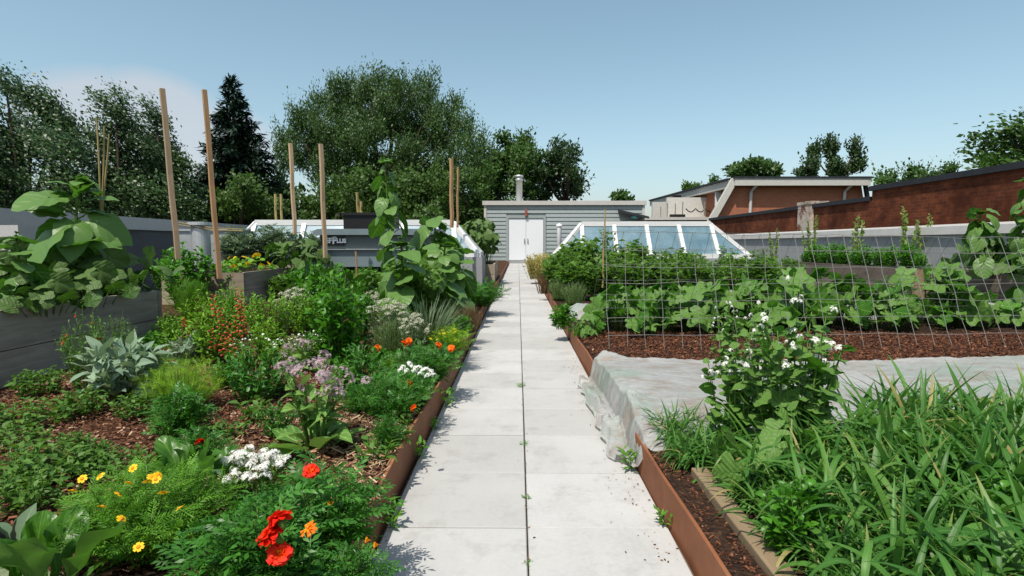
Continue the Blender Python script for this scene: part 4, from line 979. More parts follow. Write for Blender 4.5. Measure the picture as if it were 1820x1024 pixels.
# flower meshes, shared
FM = {}
FM['red'] = fl_marigold(.046).mesh('marigold_head', [M['f_red'], S]); FM['orange'] = fl_marigold(.046).mesh('marigold_head', [M['f_orange'], S])
FM['redopen'] = fl_marigold(.042, ((11,1.,.25,.3),(8,.65,.7,.8),(5,.4,1.2,1.)), .22).mesh('marigold_head', [M['f_orange'], S])
FM['bud'] = fl_marigold(.026, ((6,1.,1.25,.9),(5,.9,1.4,1.)), .2).mesh('marigold_bud', [M['f_yellow'], S])
FM['yellow'] = fl_daisy(.024, 6, .42, .2, .4).mesh('yellow_flower', [M['f_yellow']])
FM['yellowsmall'] = fl_daisy(.02, 6, .4, .2, .4).mesh('yellow_flower', [M['f_lemon']])
FM['white'] = fl_daisy(.02, 9, .3, .1, .4).mesh('white_flower', [M['f_white']])
FM['alyssum'] = fl_dome(.0145, 30, .0075).mesh('flower_cluster', [M['f_white']])
FM['buck'] = fl_dome(.022, 46, .010, 5, .4, .8).mesh('flower_cluster', [M['f_white']])
FM['cream'] = fl_dome(.03, 40, .010, 5, .4, .5).mesh('flower_cluster', [M['f_cream']])
FM['borage'] = fl_dome(.045, 34, .019, 5, .26, 1.0).mesh('flower_cluster', [M['f_lilac']])
FM['nast'] = fl_daisy(.05, 5, .6, .5, .2).mesh('nasturtium_flower', [M['f_yellow']]); FM['nastred'] = fl_daisy(.034, 5, .6, .5, .2).mesh('snapdragon_flower', [M['f_scarlet']])
FM['spike'] = fl_spike(.16, 11, .023).mesh('flower_spike', [M['f_coral'], M['stem_red']]); FM['spike2'] = fl_spike(.12, 8, .024).mesh('flower_spike', [M['f_scarlet'], M['stem_red']])
FM['sunbud'] = fl_marigold(.06, ((12,1.,1.0,.5),(10,.8,1.2,.5))).mesh('flower_bud', [M['sunflower'], S])

# --- foreground left
lf, st, _ = rosette(10, .24, TL['chard'], (.75,1.42), .05, .2, sx=.85); make('chard', 'broad_leaf_plant', .33, [('foliage', lf, M['chard']), ('stalk', st, S)])
lf, st, _ = rosette(16, .15, TL['sagel'], (.2,1.2), .06, .4); make('purplesage', 'purple_sage_plant', .16, [('foliage', lf, M['greysage']), ('stalk', st, M['stem_red'])])
lf2, st2, _ = rosette(3, .075, TL['sagel'], (1.0,1.3), .02, .5); obj('purple_leaf', lf2.mesh('purple_leaf', [M['purple']], True), PROTO['purplesage'][0], (0,0,.05))
lf, st, _ = rosette(6, .22, TL['squash'], (.1,.6), .03, .5); make('pale', 'pale_leaf_plant', .16, [('foliage', lf, M['paleleaf']), ('stalk', st, S)])
lf, st, _ = rosette(12, .20, TL['chard'], (.7,1.35), .04, .2, sx=.85); make('lettuce', 'broad_leaf_plant', .22, [('foliage', lf, M['chard']), ('stalk', st, S)])
lf, st, tp = bush(.20, .19, 130, 9, TL['fern'], .052, .25, .5, .35, .5, .75, .0018); make('signet', 'yellow_flower_mound', .20, [('foliage', lf, M['signet']), ('stem', st, S)])
lf, st, tp = bush(.13, .12, 110, 6, TL['lance_s'], .022, .3, .5, .5, .45, .8, .0012); make('alyssum', 'alyssum_plant', .13, [('foliage', lf, M['groundcover']), ('stem', st, S)])
o = np.argsort(-tp[:,2])[:62]; blooms('alyssum', FM['alyssum'], 'flower_cluster', tp[o]+rng.normal(0,.006,(62,3)), .9, .15)
def marigold(kind, h, r, nst, nl=7, ls=.085, mat='marigold'):
    lf, st, tp = bush(h, r, nst, nl, TL['mari'], ls, .12, .45, .3, .45, .8, .0028); make(kind, 'marigold_plant', h, [('foliage', lf, M[mat]), ('stem', st, S)]); return tp
marigold('mariA', .24, .17, 46, 8, .085); marigold('mariB', .22, .16, 40, 8, .08); marigold('mariC', .18, .13, 34, 7, .075)
tpD = marigold('mariD', .20, .26, 90, 7, .065)
lf, st, tp = bush(.09, .16, 50, 6, TL['ovate_s'], .030, .2, .25, .6, .3, .8, .0014); make('cover', 'creeping_herb', .09, [('foliage', lf, M['groundcover']), ('stem', st, S)])
lf, st, tp = bush(.14, .15, 42, 7, TL['ovate_s'], .036, .2, .3, .5, .35, .8, .0016); make('mint', 'mint_plant', .14, [('foliage', lf, M['groundcover']), ('stem', st, S)])
lf, st, tp = bush(.05, .05, 8, 5, TL['ovate_s'], .026, .1, .4, .4, .3, .9, .0012); make('seedling', 'seedling', .05, [('foliage', lf, M['groundcover']), ('stem', st, S)])
lf, st, tp = bush(.07, .05, 7, 5, TL['lance_s'], .034, .1, .5, .4, .3, .9, .0012); make('weed', 'weed', .07, [('foliage', lf, M['signet']), ('stem', st, S)])
# borage
lf, st, _ = rosette(15, .165, TL['ovate'], (-.1,.7), .05, .35, sx=1.15); lf3, st3, tp = bush(.36, .17, 9, 7, TL['ovate'], .10, .3, .3, .2, .35, .5, .006)
for a in (('foliage', lf, 'borage'),): pass
make('borage', 'borage_plant', .40, [('base_foliage', lf, M['borage']), ('stem_foliage', lf3, M['borage']), ('stem', st3, S), ('stalk', st, S)])
pts = [tuple(p+np.array([rng.normal(0,.03), rng.normal(0,.03), rng.normal(0,.025)])) for p in tp for _ in range(3)]; blooms('borage', FM['borage'], 'flower_cluster', pts, .72, .3)
lf, st, tp = bush(.20, .15, 90, 7, TL['feather'], .055, .25, .6, .4, .45, .8, .0015); make('limemound', 'fine_leaf_mound', .2, [('foliage', lf, M['lime']), ('stem', st, S)])
lf, st, tp = bush(.26, .24, 26, 7, TL['sagel'], .12, .2, .35, .4, .35, .8, .004); make('sage', 'sage_plant', .28, [('foliage', lf, M['sage']), ('stem', st, S)])
lf, st, tp = bush(.42, .20, 60, 12, TL['lance_s'], .042, .1, .3, .35, .35, .7, .002); make('snap', 'snapdragon_plant', .42, [('foliage', lf, M['groundcover']), ('stem', st, S)])
o = rng.choice(60, 11, False); blooms('snap', FM['nastred'], 'flower', tp[o]-np.array([0,.02,.02]), .62, .9)
lf, st, tp = bush(.40, .07, 7, 40, TL['needle'], .032, .05, .5, .3, .3, .7, .003); make('rosemary', 'rosemary_plant', .40, [('foliage', lf, M['groundcover']), ('stem', st, M['cane'])])
lf, st, tp = bush(.55, .22, 40, 8, TL['feather'], .19, .15, .8, .3, .35, .8, .003); make('fennel', 'fennel_plant', .6, [('foliage', lf, M['fennel']), ('stem', st, S)])
lf, st, tp = bush(.40, .22, 60, 10, TL['lance'], .06, .15, .5, .4, .4, .7, .002); make('penstemon', 'penstemon_plant', .42, [('foliage', lf, M['bright']), ('stem', st, M['stem_red'])])
lf, st, tp = bush(.30, .20, 36, 10, TL['ovate'], .068, .15, .35, .4, .4, .7, .003); make('basil', 'basil_plant', .31, [('foliage', lf, M['basil']), ('stem', st, S)])
lf, st, tp = bush(.28, .2, 44, 9, TL['lance'], .055, .15, .4, .4, .4, .8, .003); make('darkbasil', 'dark_herb_plant', .29, [('foliage', lf, M['marigold']), ('stem', st, S)])
lf, st, tp = bush(.48, .26, 80, 14, TL['ovate_s'], .045, .15, .4, .4, .35, .7, .003); make('brightherb', 'oregano_plant', .50, [('foliage', lf, M['bright']), ('stem', st, S)])
lf, st, tp = bush(.60, .27, 36, 13, TL['ovate'], .095, .12, .3, .4, .35, .7, .005); make('tallbasil', 'tall_basil_plant', .62, [('foliage', lf, M['basil']), ('stem', st, S)])
lf, st, tp = bush(.22, .2, 50, 7, TL['lance_s'], .04, .2, .5, .4, .3, .7, .0015); make('chamomile', 'chamomile_plant', .23, [('foliage', lf, M['bright']), ('stem', st, S)])
blooms('chamomile', FM['white'], 'flower', tp[:26]+np.array([0,0,.012]), .9, .3)
lf, st, tp = bush(.34, .2, 60, 9, TL['ovate_s'], .04, .2, .4, .4, .3, .7, .002); make('creamherb', 'cream_flowered_herb', .36, [('foliage', lf, M['lavender']), ('stem', st, S)])
blooms('creamherb', FM['cream'], 'flower_cluster', tp[:34]+np.array([0,0,.01]), 1., .3)
lf, st, tp = bush(.16, .14, 50, 7, TL['fern'], .05, .2, .5, .4, .4, .8, .0015); make('yellowherb', 'yellow_flowered_herb', .17, [('foliage', lf, M['lime']), ('stem', st, S)])
blooms('yellowherb', FM['yellowsmall'], 'flower', tp[:20], 1., .4)
make('greytuft', 'ornamental_grass_tuft', .5, [('foliage', tuft(420, .5, .2, 'thin', 1.1, .45, .75), M['greygrass'])])
# --- raised bed and background plants
for nm, hh, nl, ls, sd_ in (('sunA', 1.0, 26, .25, 0), ('sunC', 1.85, 34, .215, 1), ('sunD', 1.0, 25, .235, 2), ('sunE', .75, 18, .2, 3)):
    lf, st, tp = sunflower(hh, nl, ls, ((.04,.02),(-.10,.02),(.08,-.03),(0,0))[sd_], .08, (.8,.8,.9,.6)[sd_], 9, (-.1,-.55,-.8,-.2)[sd_], (-.8,-1.15,-1.2,-.9)[sd_])
    make(nm, 'sunflower_plant', hh, [('foliage', lf, M['sunflower']), ('stem', st, S)])
    obj('flower_bud', FM['sunbud'], PROTO[nm][0], (tp[0][0], tp[0][1], hh+.02), (.3,0,0), 1.1)
lf, st, tp = vine_leaves(30, .5, .45, TL['squash'], .13); make('squash', 'squash_plant', .47, [('foliage', lf, M['squash']), ('stalk', st, S)])
lf, st, tp = vine_leaves(75, .55, .95, TL['squash'], .145); make('bigsquash', 'squash_plant', .97, [('foliage', lf, M['squash']), ('stalk', st, S)])
lf, st, tp = vine_leaves(32, .34, .36, TL['cuc'], .10, .5, .5); make('cuc', 'cucumber_plant', .38, [('foliage', lf, M['cucumber']), ('stalk', st, S)])
lf, st, tp = vine_leaves(40, .32, .44, TL['cuc'], .10, .5, .6); make('cuc2', 'cucumber_plant', .46, [('foliage', lf, M['cucumber']), ('stalk', st, S)])
lf, st, tp = vine_leaves(60, .3, .22, TL['round'], .035, .5, .9, .002); make('nast', 'nasturtium_plant', .24, [('foliage', lf, M['bright']), ('stalk', st, S)])
blooms('nast', FM['nast'], 'flower', tp[:9]+np.array([0,0,.03]), 1.4, .8)
lf, st, tp = bush(.8, .42, 60, 11, TL['ovate'], .11, .15, .3, .4, .35, .8, .005); make('greenbush', 'leafy_green_bush', .82, [('foliage', lf, M['basil']), ('stem', st, S)])
lf, st, tp = bush(.6, .32, 40, 9, TL['tomato'], .17, .15, .2, .3, .35, .8, .006); make('tomato', 'tomato_plant', .62, [('foliage', lf, M['greysage']), ('stem', st, S)])
lf, st, tp = bush(.62, .36, 44, 9, TL['trif'], .15, .15, .2, .4, .35, .8, .005); make('bean', 'bean_plant', .64, [('foliage', lf, M['bean']), ('stem', st, S)])
lf, st, tp = bush(.66, .34, 40, 9, TL['trif'], .16, .15, .2, .4, .3, .8, .005); make('bean2', 'bean_plant', .68, [('foliage', lf, M['bean']), ('stem', st, S)])
lf, st, tp = bush(1.1, .16, 6, 22, TL['trif'], .12, .1, .2, .4, .2, .7, .005); make('vine', 'climbing_bean_plant', 1.12, [('foliage', lf, M['bean']), ('stem', st, S)])
lf, st, tp = bush(1.0, .17, 5, 26, TL['ovate'], .095, .2, .6, .3, .2, .5, .007, .6); make('cane', 'berry_cane', 1.03, [('foliage', lf, M['raspberry']), ('cane_stem', st, M['cane'])])
lf, st, tp = bush(.40, .3, 110, 8, TL['thin'], .12, .1, 1.0, .4, .3, .9, .003); make('lavender', 'lavender_plant', .46, [('foliage', lf, M['lavender']), ('stem', st, S)])
lf, st, tp = bush(.34, .26, 110, 8, TL['thin'], .09, .1, .8, .5, .3, .9, .003); make('heather', 'heather_plant', .38, [('foliage', lf, M['heather']), ('stem', st, M['stem_red'])])
lf, st, tp = bush(.5, .34, 130, 9, TL['lance_s'], .06, .15, .7, .5, .35, .9, .003); make('dry', 'dry_yellow_plant', .54, [('foliage', lf, M['dry']), ('stem', st, M['dry'])])
# buckwheat
def buck(kind, h, r, nst, seedn):
    lf, st, tp = bush(h, r, nst, 9, TL['buck'], .075, .12, .05, .35, .3, .55, .0045); 
    make(kind, 'buckwheat_plant', h*1.02, [('foliage', lf, M['cucumber']), ('stem', st, M['stem'])])
    pts = [p+np.array([rng.normal(0,.03), rng.normal(0,.03), rng.uniform(-.07,.02)]) for p in tp for _ in range(seedn)]
    blooms(kind, FM['buck'], 'flower_cluster', pts, .72, .2)
buck('buckA', .66, .24, 18, 1); buck('buckB', .5, .24, 17, 1)

# ------------------------------------------------------------------ planting: left, near
P = 'plants in the left flower bed'
put('chard', 75, 1080, 872, 'plant with tall glossy upright leaves in the bottom left corner', 'plant', rz=.4)
put('purplesage', 25, 1000, 925, 'grey-leaved sage with dark purple top leaves at the left edge', 'plant', rz=1)
put('pale', -5, 1110, 1035, 'plant with a wide pale mottled leaf in the bottom left corner', 'plant', rz=.3)
o = put('signet', 262, 985, 838, 'feathery green mound dotted with small yellow flowers', 'flower', rz=0, wide=1.15)
for px, py in ((236,832),(270,848),(281,845),(262,855),(229,858),(290,875),(319,903),(182,900),(146,851),(129,872),(178,846),(277,852),(210,878),(216,922),(246,972)):
    bloom_at(o, FM['yellow'], 'flower', px, py, -.05-(py-825)*.0013, 1.)
put('lettuce', 348, 905, 772, 'upright plant with broad pale-green leaves beside the white alyssum', 'plant', rz=2, wide=.75)
put('alyssum', 445, 905, 808, 'low cushion of white alyssum between broad leaves and marigolds', 'flower', rz=0)
o = put('mariA', 470, 1075, 895, 'marigold with three large red blooms at the bottom of the bed', 'flower', rz=0, wide=1.1)
for px, py, k, s_ in ((482,949,'red',1.32),(497,983,'red',1.1),(497,921,'red',1.08),(549,940,'redopen',.9)): bloom_at(o, FM[k], 'flower', px, py, -.15, s_)
o = put('mariB', 575, 980, 842, 'marigold with a single orange-red bloom beside the white alyssum', 'flower', rz=0, wide=1.1)
bloom_at(o, FM['red'], 'flower', 553, 837, -.07, .9); bloom_at(o, FM['bud'], 'bud', 586, 897, -.08, 1.)
o = put('mariC', 625, 1085, 985, 'small marigold with yellow buds in the bottom corner next to the edging', 'flower', rz=0)
for px, py in ((649,966),(665,975)): bloom_at(o, FM['bud'], 'bud', px, py, -.03, 1.)
put('mint', 505, 1010, 905, 'broad-leaved seedling between the red and orange marigolds', 'plant')
o = put('mariC', 360, 838, 770, 'dark green marigold with one red bloom behind the upright broad leaves', 'flower', rz=0, bare=True); 
bloom_at(o, FM['red'], 'flower', 355, 786, -.03, .8)
for px, by, ty in ((40,760,715),(20,800,765)):
    put('cover', px, by, ty, 'low green creeping herb in the shade of the grey raised bed', 'plant', 'low herbs along the grey raised bed', wide=1.2)
GC = 'low ground cover at the left edge'
for px, by, ty in ((25,868,800),(95,850,795),(160,828,785),(205,850,805),(60,905,840),(130,800,768)):
    put('cover' if px % 2 else 'mint', px, by, ty, 'low green creeping herb covering the mulch at the left edge', 'plant', GC)
for px, by, ty in ((150,740,690),(245,745,700),(75,705,655),(300,755,715)):
    put('mint', px, by, ty, 'low green creeping herb below the grey sage and the red snapdragon', 'plant', 'low herbs below the sage')
put('borage', 560, 800, 598, 'borage with big leaves and lilac-pink flower clusters standing alone in the mulch', 'flower', rz=1.2, wide=.85)
put('borage', 532, 665, 588, 'second paler borage behind, between white daisies and tall basil', 'flower', rz=3., wide=.9)
put('limemound', 328, 728, 642, 'rounded yellow-green fine-leaved mound beside the grey sage', 'plant', rz=0, wide=1.2)
o = put('mariC', 322, 778, 700, 'dark feathery plant in front of the yellow-green mound', 'plant', rz=2, bare=True)
o = put('yellowherb', 330, 705, 668, 'yellow-flowered low herb at the foot of the yellow-green mound', 'flower', wide=.9)
put('sage', 222, 712, 602, 'grey-green sage with felted leaves next to the yellow-green mound', 'plant', rz=1, wide=.9)
put('sage', 335, 650, 598, 'small grey sage in front of the red penstemon', 'plant', rz=3, wide=.8)
put('snap', 160, 705, 552, 'sprawling herb with a few red flowers against the grey raised bed', 'flower', rz=.5, wide=.75)
put('rosemary', 92, 660, 545, 'thin dark rosemary sprigs against the grey raised bed', 'plant', rz=.5)
put('fennel', 335, 588, 492, 'feathery bright green fennel by the corner of the grey raised bed', 'plant', rz=.5, wide=1.0)
o = put('penstemon', 385, 652, 528, 'penstemon with spikes of coral-red flowers', 'flower', rz=0, wide=.9)
for px, py in ((428,560),(420,585),(405,600),(392,575),(385,550),(398,620),(415,620),(432,590),(380,610),(426,540)): bloom_at(o, FM['spike'], 'flower_spike', px, py+22, -.12, 1., .1)
o = put('chamomile', 330, 640, 575, 'green herb with scarlet spikes left of the coral penstemon', 'flower', rz=0, bare=True)
for px, py in ((327,572),(338,585),(343,592),(336,600),(318,606)): bloom_at(o, FM['spike2'], 'flower_spike', px, py+14, -.1, .7, .1)
o = put('yellowherb', 372, 640, 598, 'small yellow-flowered herb between the two red-flowered plants', 'flower')
put('darkbasil', 452, 712, 612, 'dark green herb below the white daisies, left of the borage', 'plant', wide=1.1)
put('brightherb', 480, 618, 510, 'upright bright green oregano behind the white daisies', 'plant', wide=.9)
put('brightherb', 415, 600, 500, 'light green oregano behind the coral penstemon', 'plant', wide=.8)
put('tallbasil', 605, 655, 488, 'tall dense basil with broad leaves left of the central sunflower', 'plant', wide=.85)
put('tallbasil', 560, 590, 470, 'basil bush behind, next to the pale end of the nasturtium bed', 'plant', wide=.8)
put('tallbasil', 640, 600, 500, 'basil bush right under the central sunflower leaves', 'plant', wide=.7)
put('chamomile', 452, 655, 597, 'white daisies in front of the bright green oregano', 'flower', wide=1.1)
put('chamomile', 512, 650, 600, 'white daisies next to the second pale borage', 'flower', wide=.8)
put('creamherb', 525, 595, 515, 'cream-flowered herb behind the bright oregano', 'flower', wide=1.)
put('creamherb', 688, 622, 535, 'cream-flowered herb left of the grey grass tuft', 'flower', wide=1.)
put('creamherb', 660, 585, 520, 'cream-flowered herb under the central sunflower', 'flower', wide=.8)
o = put('mariD', 720, 722, 655, 'dark marigold mound topped with white alyssum beside the edging', 'flower', rz=0, wide=.8)
for px, py in ((716,654),(722,660),(731,653),(738,656),(745,655),(752,660),(758,658),(765,662),(748,666),(736,662),(770,668),(760,668),(728,648),(712,660)): bloom_at(o, FM['alyssum'], 'flower_cluster', px, py, -.08, 1.15, .4)
bloom_at(o, FM['orange'], 'flower', 727, 681, -.2, .8)
o = put('mariD', 758, 678, 612, 'marigold mound with three orange blooms in front of the grey grass tuft', 'flower', rz=2.0, wide=.9, bare=True)
o.rotation_euler[2] = 0
for px, py in ((719,610),(780,613),(802,619),(727,606),(672,618)): bloom_at(o, FM['orange'], 'flower', px, py, -.05, 1.)
put('greytuft', 757, 622, 524, 'blue-grey grass tuft in front of the central sunflower', 'grass tuft', wide=1.)
put('greytuft', 800, 575, 520, 'smaller grey grass tuft under the right sunflower leaves', 'grass tuft', wide=.8)
put('yellowherb', 806, 630, 578, 'yellow-flowered herb by the edging next to the grey grass tuft', 'flower', wide=1.1)
put('lavender', 700, 630, 560, 'pale grey lavender between cream flowers and grey grass', 'plant')
put('mariD', 850, 545, 500, 'dark leafy clump spilling over the edging onto the path', 'plant', wide=1., bare=True)
put('heather', 832, 590, 538, 'brownish heather by the edging below the drooping sunflower leaves', 'plant')
for px, by, ty, lb in ((445,748,712,'seedling in the mulch left of the borage'),(662,735,698,'seedling in the mulch right of the borage'),(668,822,782,'seedling in the pale wood shreds'),(702,790,758,'seedling in the mulch next to the edging'),(408,782,752,'seedling in the mulch below the dark herb'),(720,760,735,'tiny seedling near the marigold mound'),(300,770,735,'seedling beside the dark feathery plant')):
    put('seedling', px, by, ty, lb, 'seedling', 'seedlings in the mulch', wide=1.2)
for px, by, ty, lb in ((790,722,690,'weed on the path edge below the marigold mound'),(738,812,778,'weed on the path edge beside the bare mulch'),(766,765,745,'small weed on the path edge between two larger ones'),(690,932,893,'weed on the path edge next to the red marigold'),(1188,935,905,'weed growing under the right edging near the timber'),(1128,832,795,'weed clump on the path edge at the torn end of the row cover')):
    put('weed', px, by, ty, lb, 'weed', 'weeds along the path edges', z=0., wide=1.2)
for px, by in ((931,795),(936,890),(938,1008),(926,690)):
    put('weed', px, by, by-10, 'tiny weed in the centre joint of the path', 'weed', 'weeds in the path joint', z=-.012, wide=1.3)
put('darkbasil', 495, 780, 712, 'dark green herb just left of the borage', 'plant', wide=.9)
put('mariD', 690, 745, 668, 'marigold mound without blooms, right of the borage', 'plant', bare=True, wide=.8)
put('darkbasil', 640, 690, 610, 'dark green herb behind the borage under the tall basil', 'plant', wide=1.)
put('creamherb', 735, 640, 560, 'cream-flowered herb just in front of the grey grass tuft', 'flower', wide=.8)
put('darkbasil', 265, 690, 620, 'dark green herb behind the yellow-green mound', 'plant', wide=1.)
put('chamomile', 545, 640, 590, 'white daisies under the tall basil', 'flower')
put('snap', 215, 660, 560, 'sprawling green herb between the grey sage and the grey raised bed', 'flower', rz=2.5, wide=.7, bare=True)
for k, (kd, px, by, ty, lb) in enumerate((('brightherb',545,600,515,'light green oregano between the cream-flowered herb and the tall basil'),('penstemon',470,640,560,'green herb in front of the bright green oregano'),('basil',415,690,640,'basil between the penstemon and the dark herb'),('basil',610,705,650,'basil at the foot of the tall basil, behind the borage'),('mariC',640,735,690,'small marigold foliage just right of the borage'),('brightherb',700,600,525,'light green oregano behind the grey grass tuft'),('basil',820,600,560,'basil by the edging below the drooping sunflower'),('yellowherb',690,680,640,'yellow-flowered herb between the two marigold mounds'),('penstemon',365,605,515,'green herb behind the scarlet spikes'),('brightherb',300,620,555,'light green oregano in front of the fennel'))):
    put(kd, px, by, ty, lb, 'plant', bare=True)
for px, by, ty in ((480,815,788),(330,860,820),(560,740,715)):
    put('mint', px, by, ty, 'low green herb dotted over the bare mulch in the middle of the bed', 'plant', 'low herbs on the bare mulch', wide=.8)
o = put('mariC', 690, 800, 745, 'young marigold with one orange bloom by the edging', 'flower', rz=0, wide=.7, bare=True); bloom_at(o, FM['orange'], 'flower', 735, 725, -.05, .6)
# --- left, middle and far
o = put('sunA', 142, 535, 318, 'big sunflower with wide leaves in the grey raised bed at left', 'sunflower', z=.49, rz=.2, wide=.95)
o = put('sunE', 40, 560, 420, 'young sunflower at the left edge of the grey raised bed', 'sunflower', z=.49, rz=2)
for px, by, ty, lb in ((80,560,490,'squash at the left end of the grey raised bed'),(215,528,445,'squash under the right leaves of the big left sunflower'),(150,545,470,'squash right under the big left sunflower')):
    put('squash', px, by, ty, lb, 'squash plant', 'squash in the grey raised bed', z=.49)
put('squash', 0, 0, 0, 'squash in the far corner of the grey raised bed, behind the big left sunflower', 'squash plant', at=Vector((-3.25, 4.3, .49)), sc=.8)
put('squash', 0, 0, 0, 'squash behind the young sunflower at the left edge', 'squash plant', at=Vector((-4.0, 4.3, .49)), sc=.95)
lb = 'small pale leafy plant on the rim of the grey raised bed'
put('lettuce', 52, 552, 515, lb, 'plant', z=.49, wide=1.3)
put('greenbush', 335, 545, 432, 'bright green bush at the foot of the two tallest stakes', 'bush', wide=.9)
put('greenbush', 300, 520, 455, 'lower green bush behind the corner of the grey raised bed', 'bush', wide=.9)
put('nast', 440, 487, 452, 'nasturtium with orange flowers in the raised bed with the pale end board', 'flower', z=p2.z-.06, wide=1.1)
put('nast', 405, 484, 458, 'second nasturtium at the pale end board', 'flower', z=p2.z-.06, wide=.9)
for px, by, ty, lb in ((430,476,405,'tomato plant behind the orange nasturtiums'),(490,474,400,'tomato plant in front of the left skylight'),(545,474,412,'tomato plant at the right end of the nasturtium bed')):
    put('tomato', px, by, ty, lb, 'tomato plant', 'tomatoes in the nasturtium bed', z=p2.z-.06)
put('squash', 540, 482, 420, 'grey-green squash trailing over the side of the nasturtium bed', 'squash plant', z=p2.z-.06, wide=1.1)
put('squash', 590, 560, 470, 'squash with shaded leaves below the rooftop unit', 'squash plant', wide=.9)
o = put('sunC', 700, 568, 282, 'tallest sunflower, in the centre left, reaching above the rooftop unit', 'sunflower', rz=.3, wide=.8)
o = put('sunD', 765, 560, 392, 'sunflower with big drooping leaves close to the path', 'sunflower', rz=1.0, wide=1.05)
o = put('sunE', 715, 590, 430, 'short sunflower in front of the tallest one', 'sunflower', rz=4., wide=1.1)
put('bean2', 735, 575, 450, 'leafy bean plant tangled between the tallest and the drooping sunflower', 'bean plant', wide=.9)
put('sunE', 790, 572, 432, 'short sunflower in front of the drooping sunflower', 'sunflower', rz=5.2, wide=1.)
put('sunE', 815, 560, 440, 'short sunflower overhanging the edging beside the planter box', 'sunflower', rz=2., wide=.9)
put('bigsquash', 0, 0, 0, 'dense dark squash filling the pale planter box by the path', 'squash plant', z=.44, at=Vector((-.88, 13.1, .44)), sc=1.15, wide=.8)
put('bigsquash', 0, 0, 0, 'dense squash at the back of the pale planter box by the path', 'squash plant', z=.44, at=Vector((-1.0, 14.0, .44)), sc=1.1, wide=.75)
put('bean', 750, 480, 400, 'leafy bean plant behind the drooping sunflower', 'bean plant', wide=1.2)
put('bean2', 800, 470, 395, 'leafy bean plant left of the squash planter box', 'bean plant', wide=1.)
for k, (px, by, ty) in enumerate(((300,600,560),(560,640,590),(615,690,640),(640,645,590),(675,660,615),(400,690,640),(270,640,590),(600,560,500),(690,560,500),(500,700,655))):
    put(('basil','darkbasil')[k % 2], px, by, ty, 'leafy green herb filling the gaps of the left bed', 'plant', 'filler herbs in the left bed')
for k in range(14):
    put(('greenbush','bean')[k % 2], 0, 0, 0, 'leafy green plant in the far part of the left bed', 'plant', 'leafy plants at the far left', at=Vector((-1.0-.5*(k % 7)+rng.normal(0,.1), 8.2+2.2*(k//7)+rng.normal(0,.3), .115)), sc=.62)
# --- right
for k in range(11):
    x = .98+.36*k; y = 5.25+.06*k+rng.normal(0,.05)
    put(('cuc','cuc2')[k % 2], 0, 0, 0, 'cucumber plant with broad angled leaves in the row under the wire trellis', 'cucumber plant', 'cucumbers under the trellis', at=Vector((x+rng.normal(0,.06), y+rng.normal(0,.1), .115)), sc=rng.uniform(.75,1.5))
for k in (0,1,2,3,5,7):
    put(('cuc2','cuc')[k % 2], 0, 0, 0, 'cucumber plant with broad angled leaves behind the front row under the trellis', 'cucumber plant', 'second line of cucumbers', at=Vector((1.05+.47*k+rng.normal(0,.08), 5.75+rng.normal(0,.08), .115)), sc=rng.uniform(.9,1.35))
for k in range(9):
    put(('bean','bean2')[k % 2], 0, 0, 0, 'bushy bean plant in the nearer row behind the trellis', 'bean plant', 'nearer bean row', at=Vector((.85+.38*k, 8.3+rng.normal(0,.15), .115)), sc=rng.uniform(.65,1.1))
for k in range(11):
    put(('bean','bean2')[k % 2], 0, 0, 0, 'bushy bean plant in the farther row in front of the right skylight', 'bean plant', 'farther bean row', at=Vector((.8+.42*k, 10.6+rng.normal(0,.15), .115)), sc=rng.uniform(.8,1.4))
put('vine', 1078, 505, 385, 'bean vine climbing the yellow bamboo cane', 'bean plant', wide=.8)
put('vine', 1130, 512, 415, 'bean vine arching to the right of the yellow bamboo cane', 'bean plant', wide=.9)
put('vine', 1288, 512, 420, 'bean vine in front of the right end of the skylight', 'bean plant', wide=1.1)
put('bean', 1000, 522, 440, 'bean plant nearest the path in front of the skylight corner', 'bean plant', wide=.8)
put('dry', 955, 496, 448, 'dry straw-yellow plant by the right edging in front of the shed doors', 'plant', wide=1.1)
put('dry', 968, 480, 447, 'second dry straw-yellow plant just behind the first', 'plant', wide=1.1)
put('heather', 965, 522, 487, 'brown heather overhanging the right edge of the path', 'plant', wide=.8)
put('lavender', 992, 535, 492, 'grey lavender behind the rolled end of the far row cover', 'plant', wide=.9)
put('lavender', 1022, 545, 498, 'grey lavender left of the trellis', 'plant', wide=1.)
put('heather', 978, 505, 478, 'brown heather behind the first, by the right edging', 'plant', wide=.8)
put('basil', 1000, 585, 540, 'small green herb by the right edging next to the far row cover', 'plant')
put('cuc', 1040, 600, 560, 'small pale cucumber seedling at the left foot of the trellis', 'cucumber plant', wide=.8)
put('buckA', 1400, 835, 498, 'tallest buckwheat with white flower clusters at the row cover', 'buckwheat', rz=.3, wide=.8)
put('buckB', 1305, 815, 612, 'short buckwheat with white flowers left of the tallest one', 'buckwheat', rz=2., wide=.8)
put('buckB', 1440, 800, 590, 'short buckwheat right of the tallest one, above the grass', 'buckwheat', rz=4., wide=.8)
put('buckA', 1345, 775, 540, 'buckwheat between the slender one and the tallest one', 'buckwheat', rz=1.4, wide=.7)
put('buckA', 1290, 700, 520, 'slender buckwheat rising from the middle of the row cover', 'buckwheat', rz=4., wide=.55)
for px, by, ty, lb in ((1440,492,375,'slim berry cane left of the worn brick buttress'),(1520,500,372,'berry cane with pale leaves in front of the brick wall'),(1605,495,358,'bushiest berry cane in front of the brick wall'),(1640,495,372,'berry cane between the bushiest one and the right sunflower'),(1375,490,400,'thin berry cane beside the right end of the skylight')):
    put('cane', px, by, ty, lb, 'berry cane', 'berry canes in the right raised beds', z=.2)
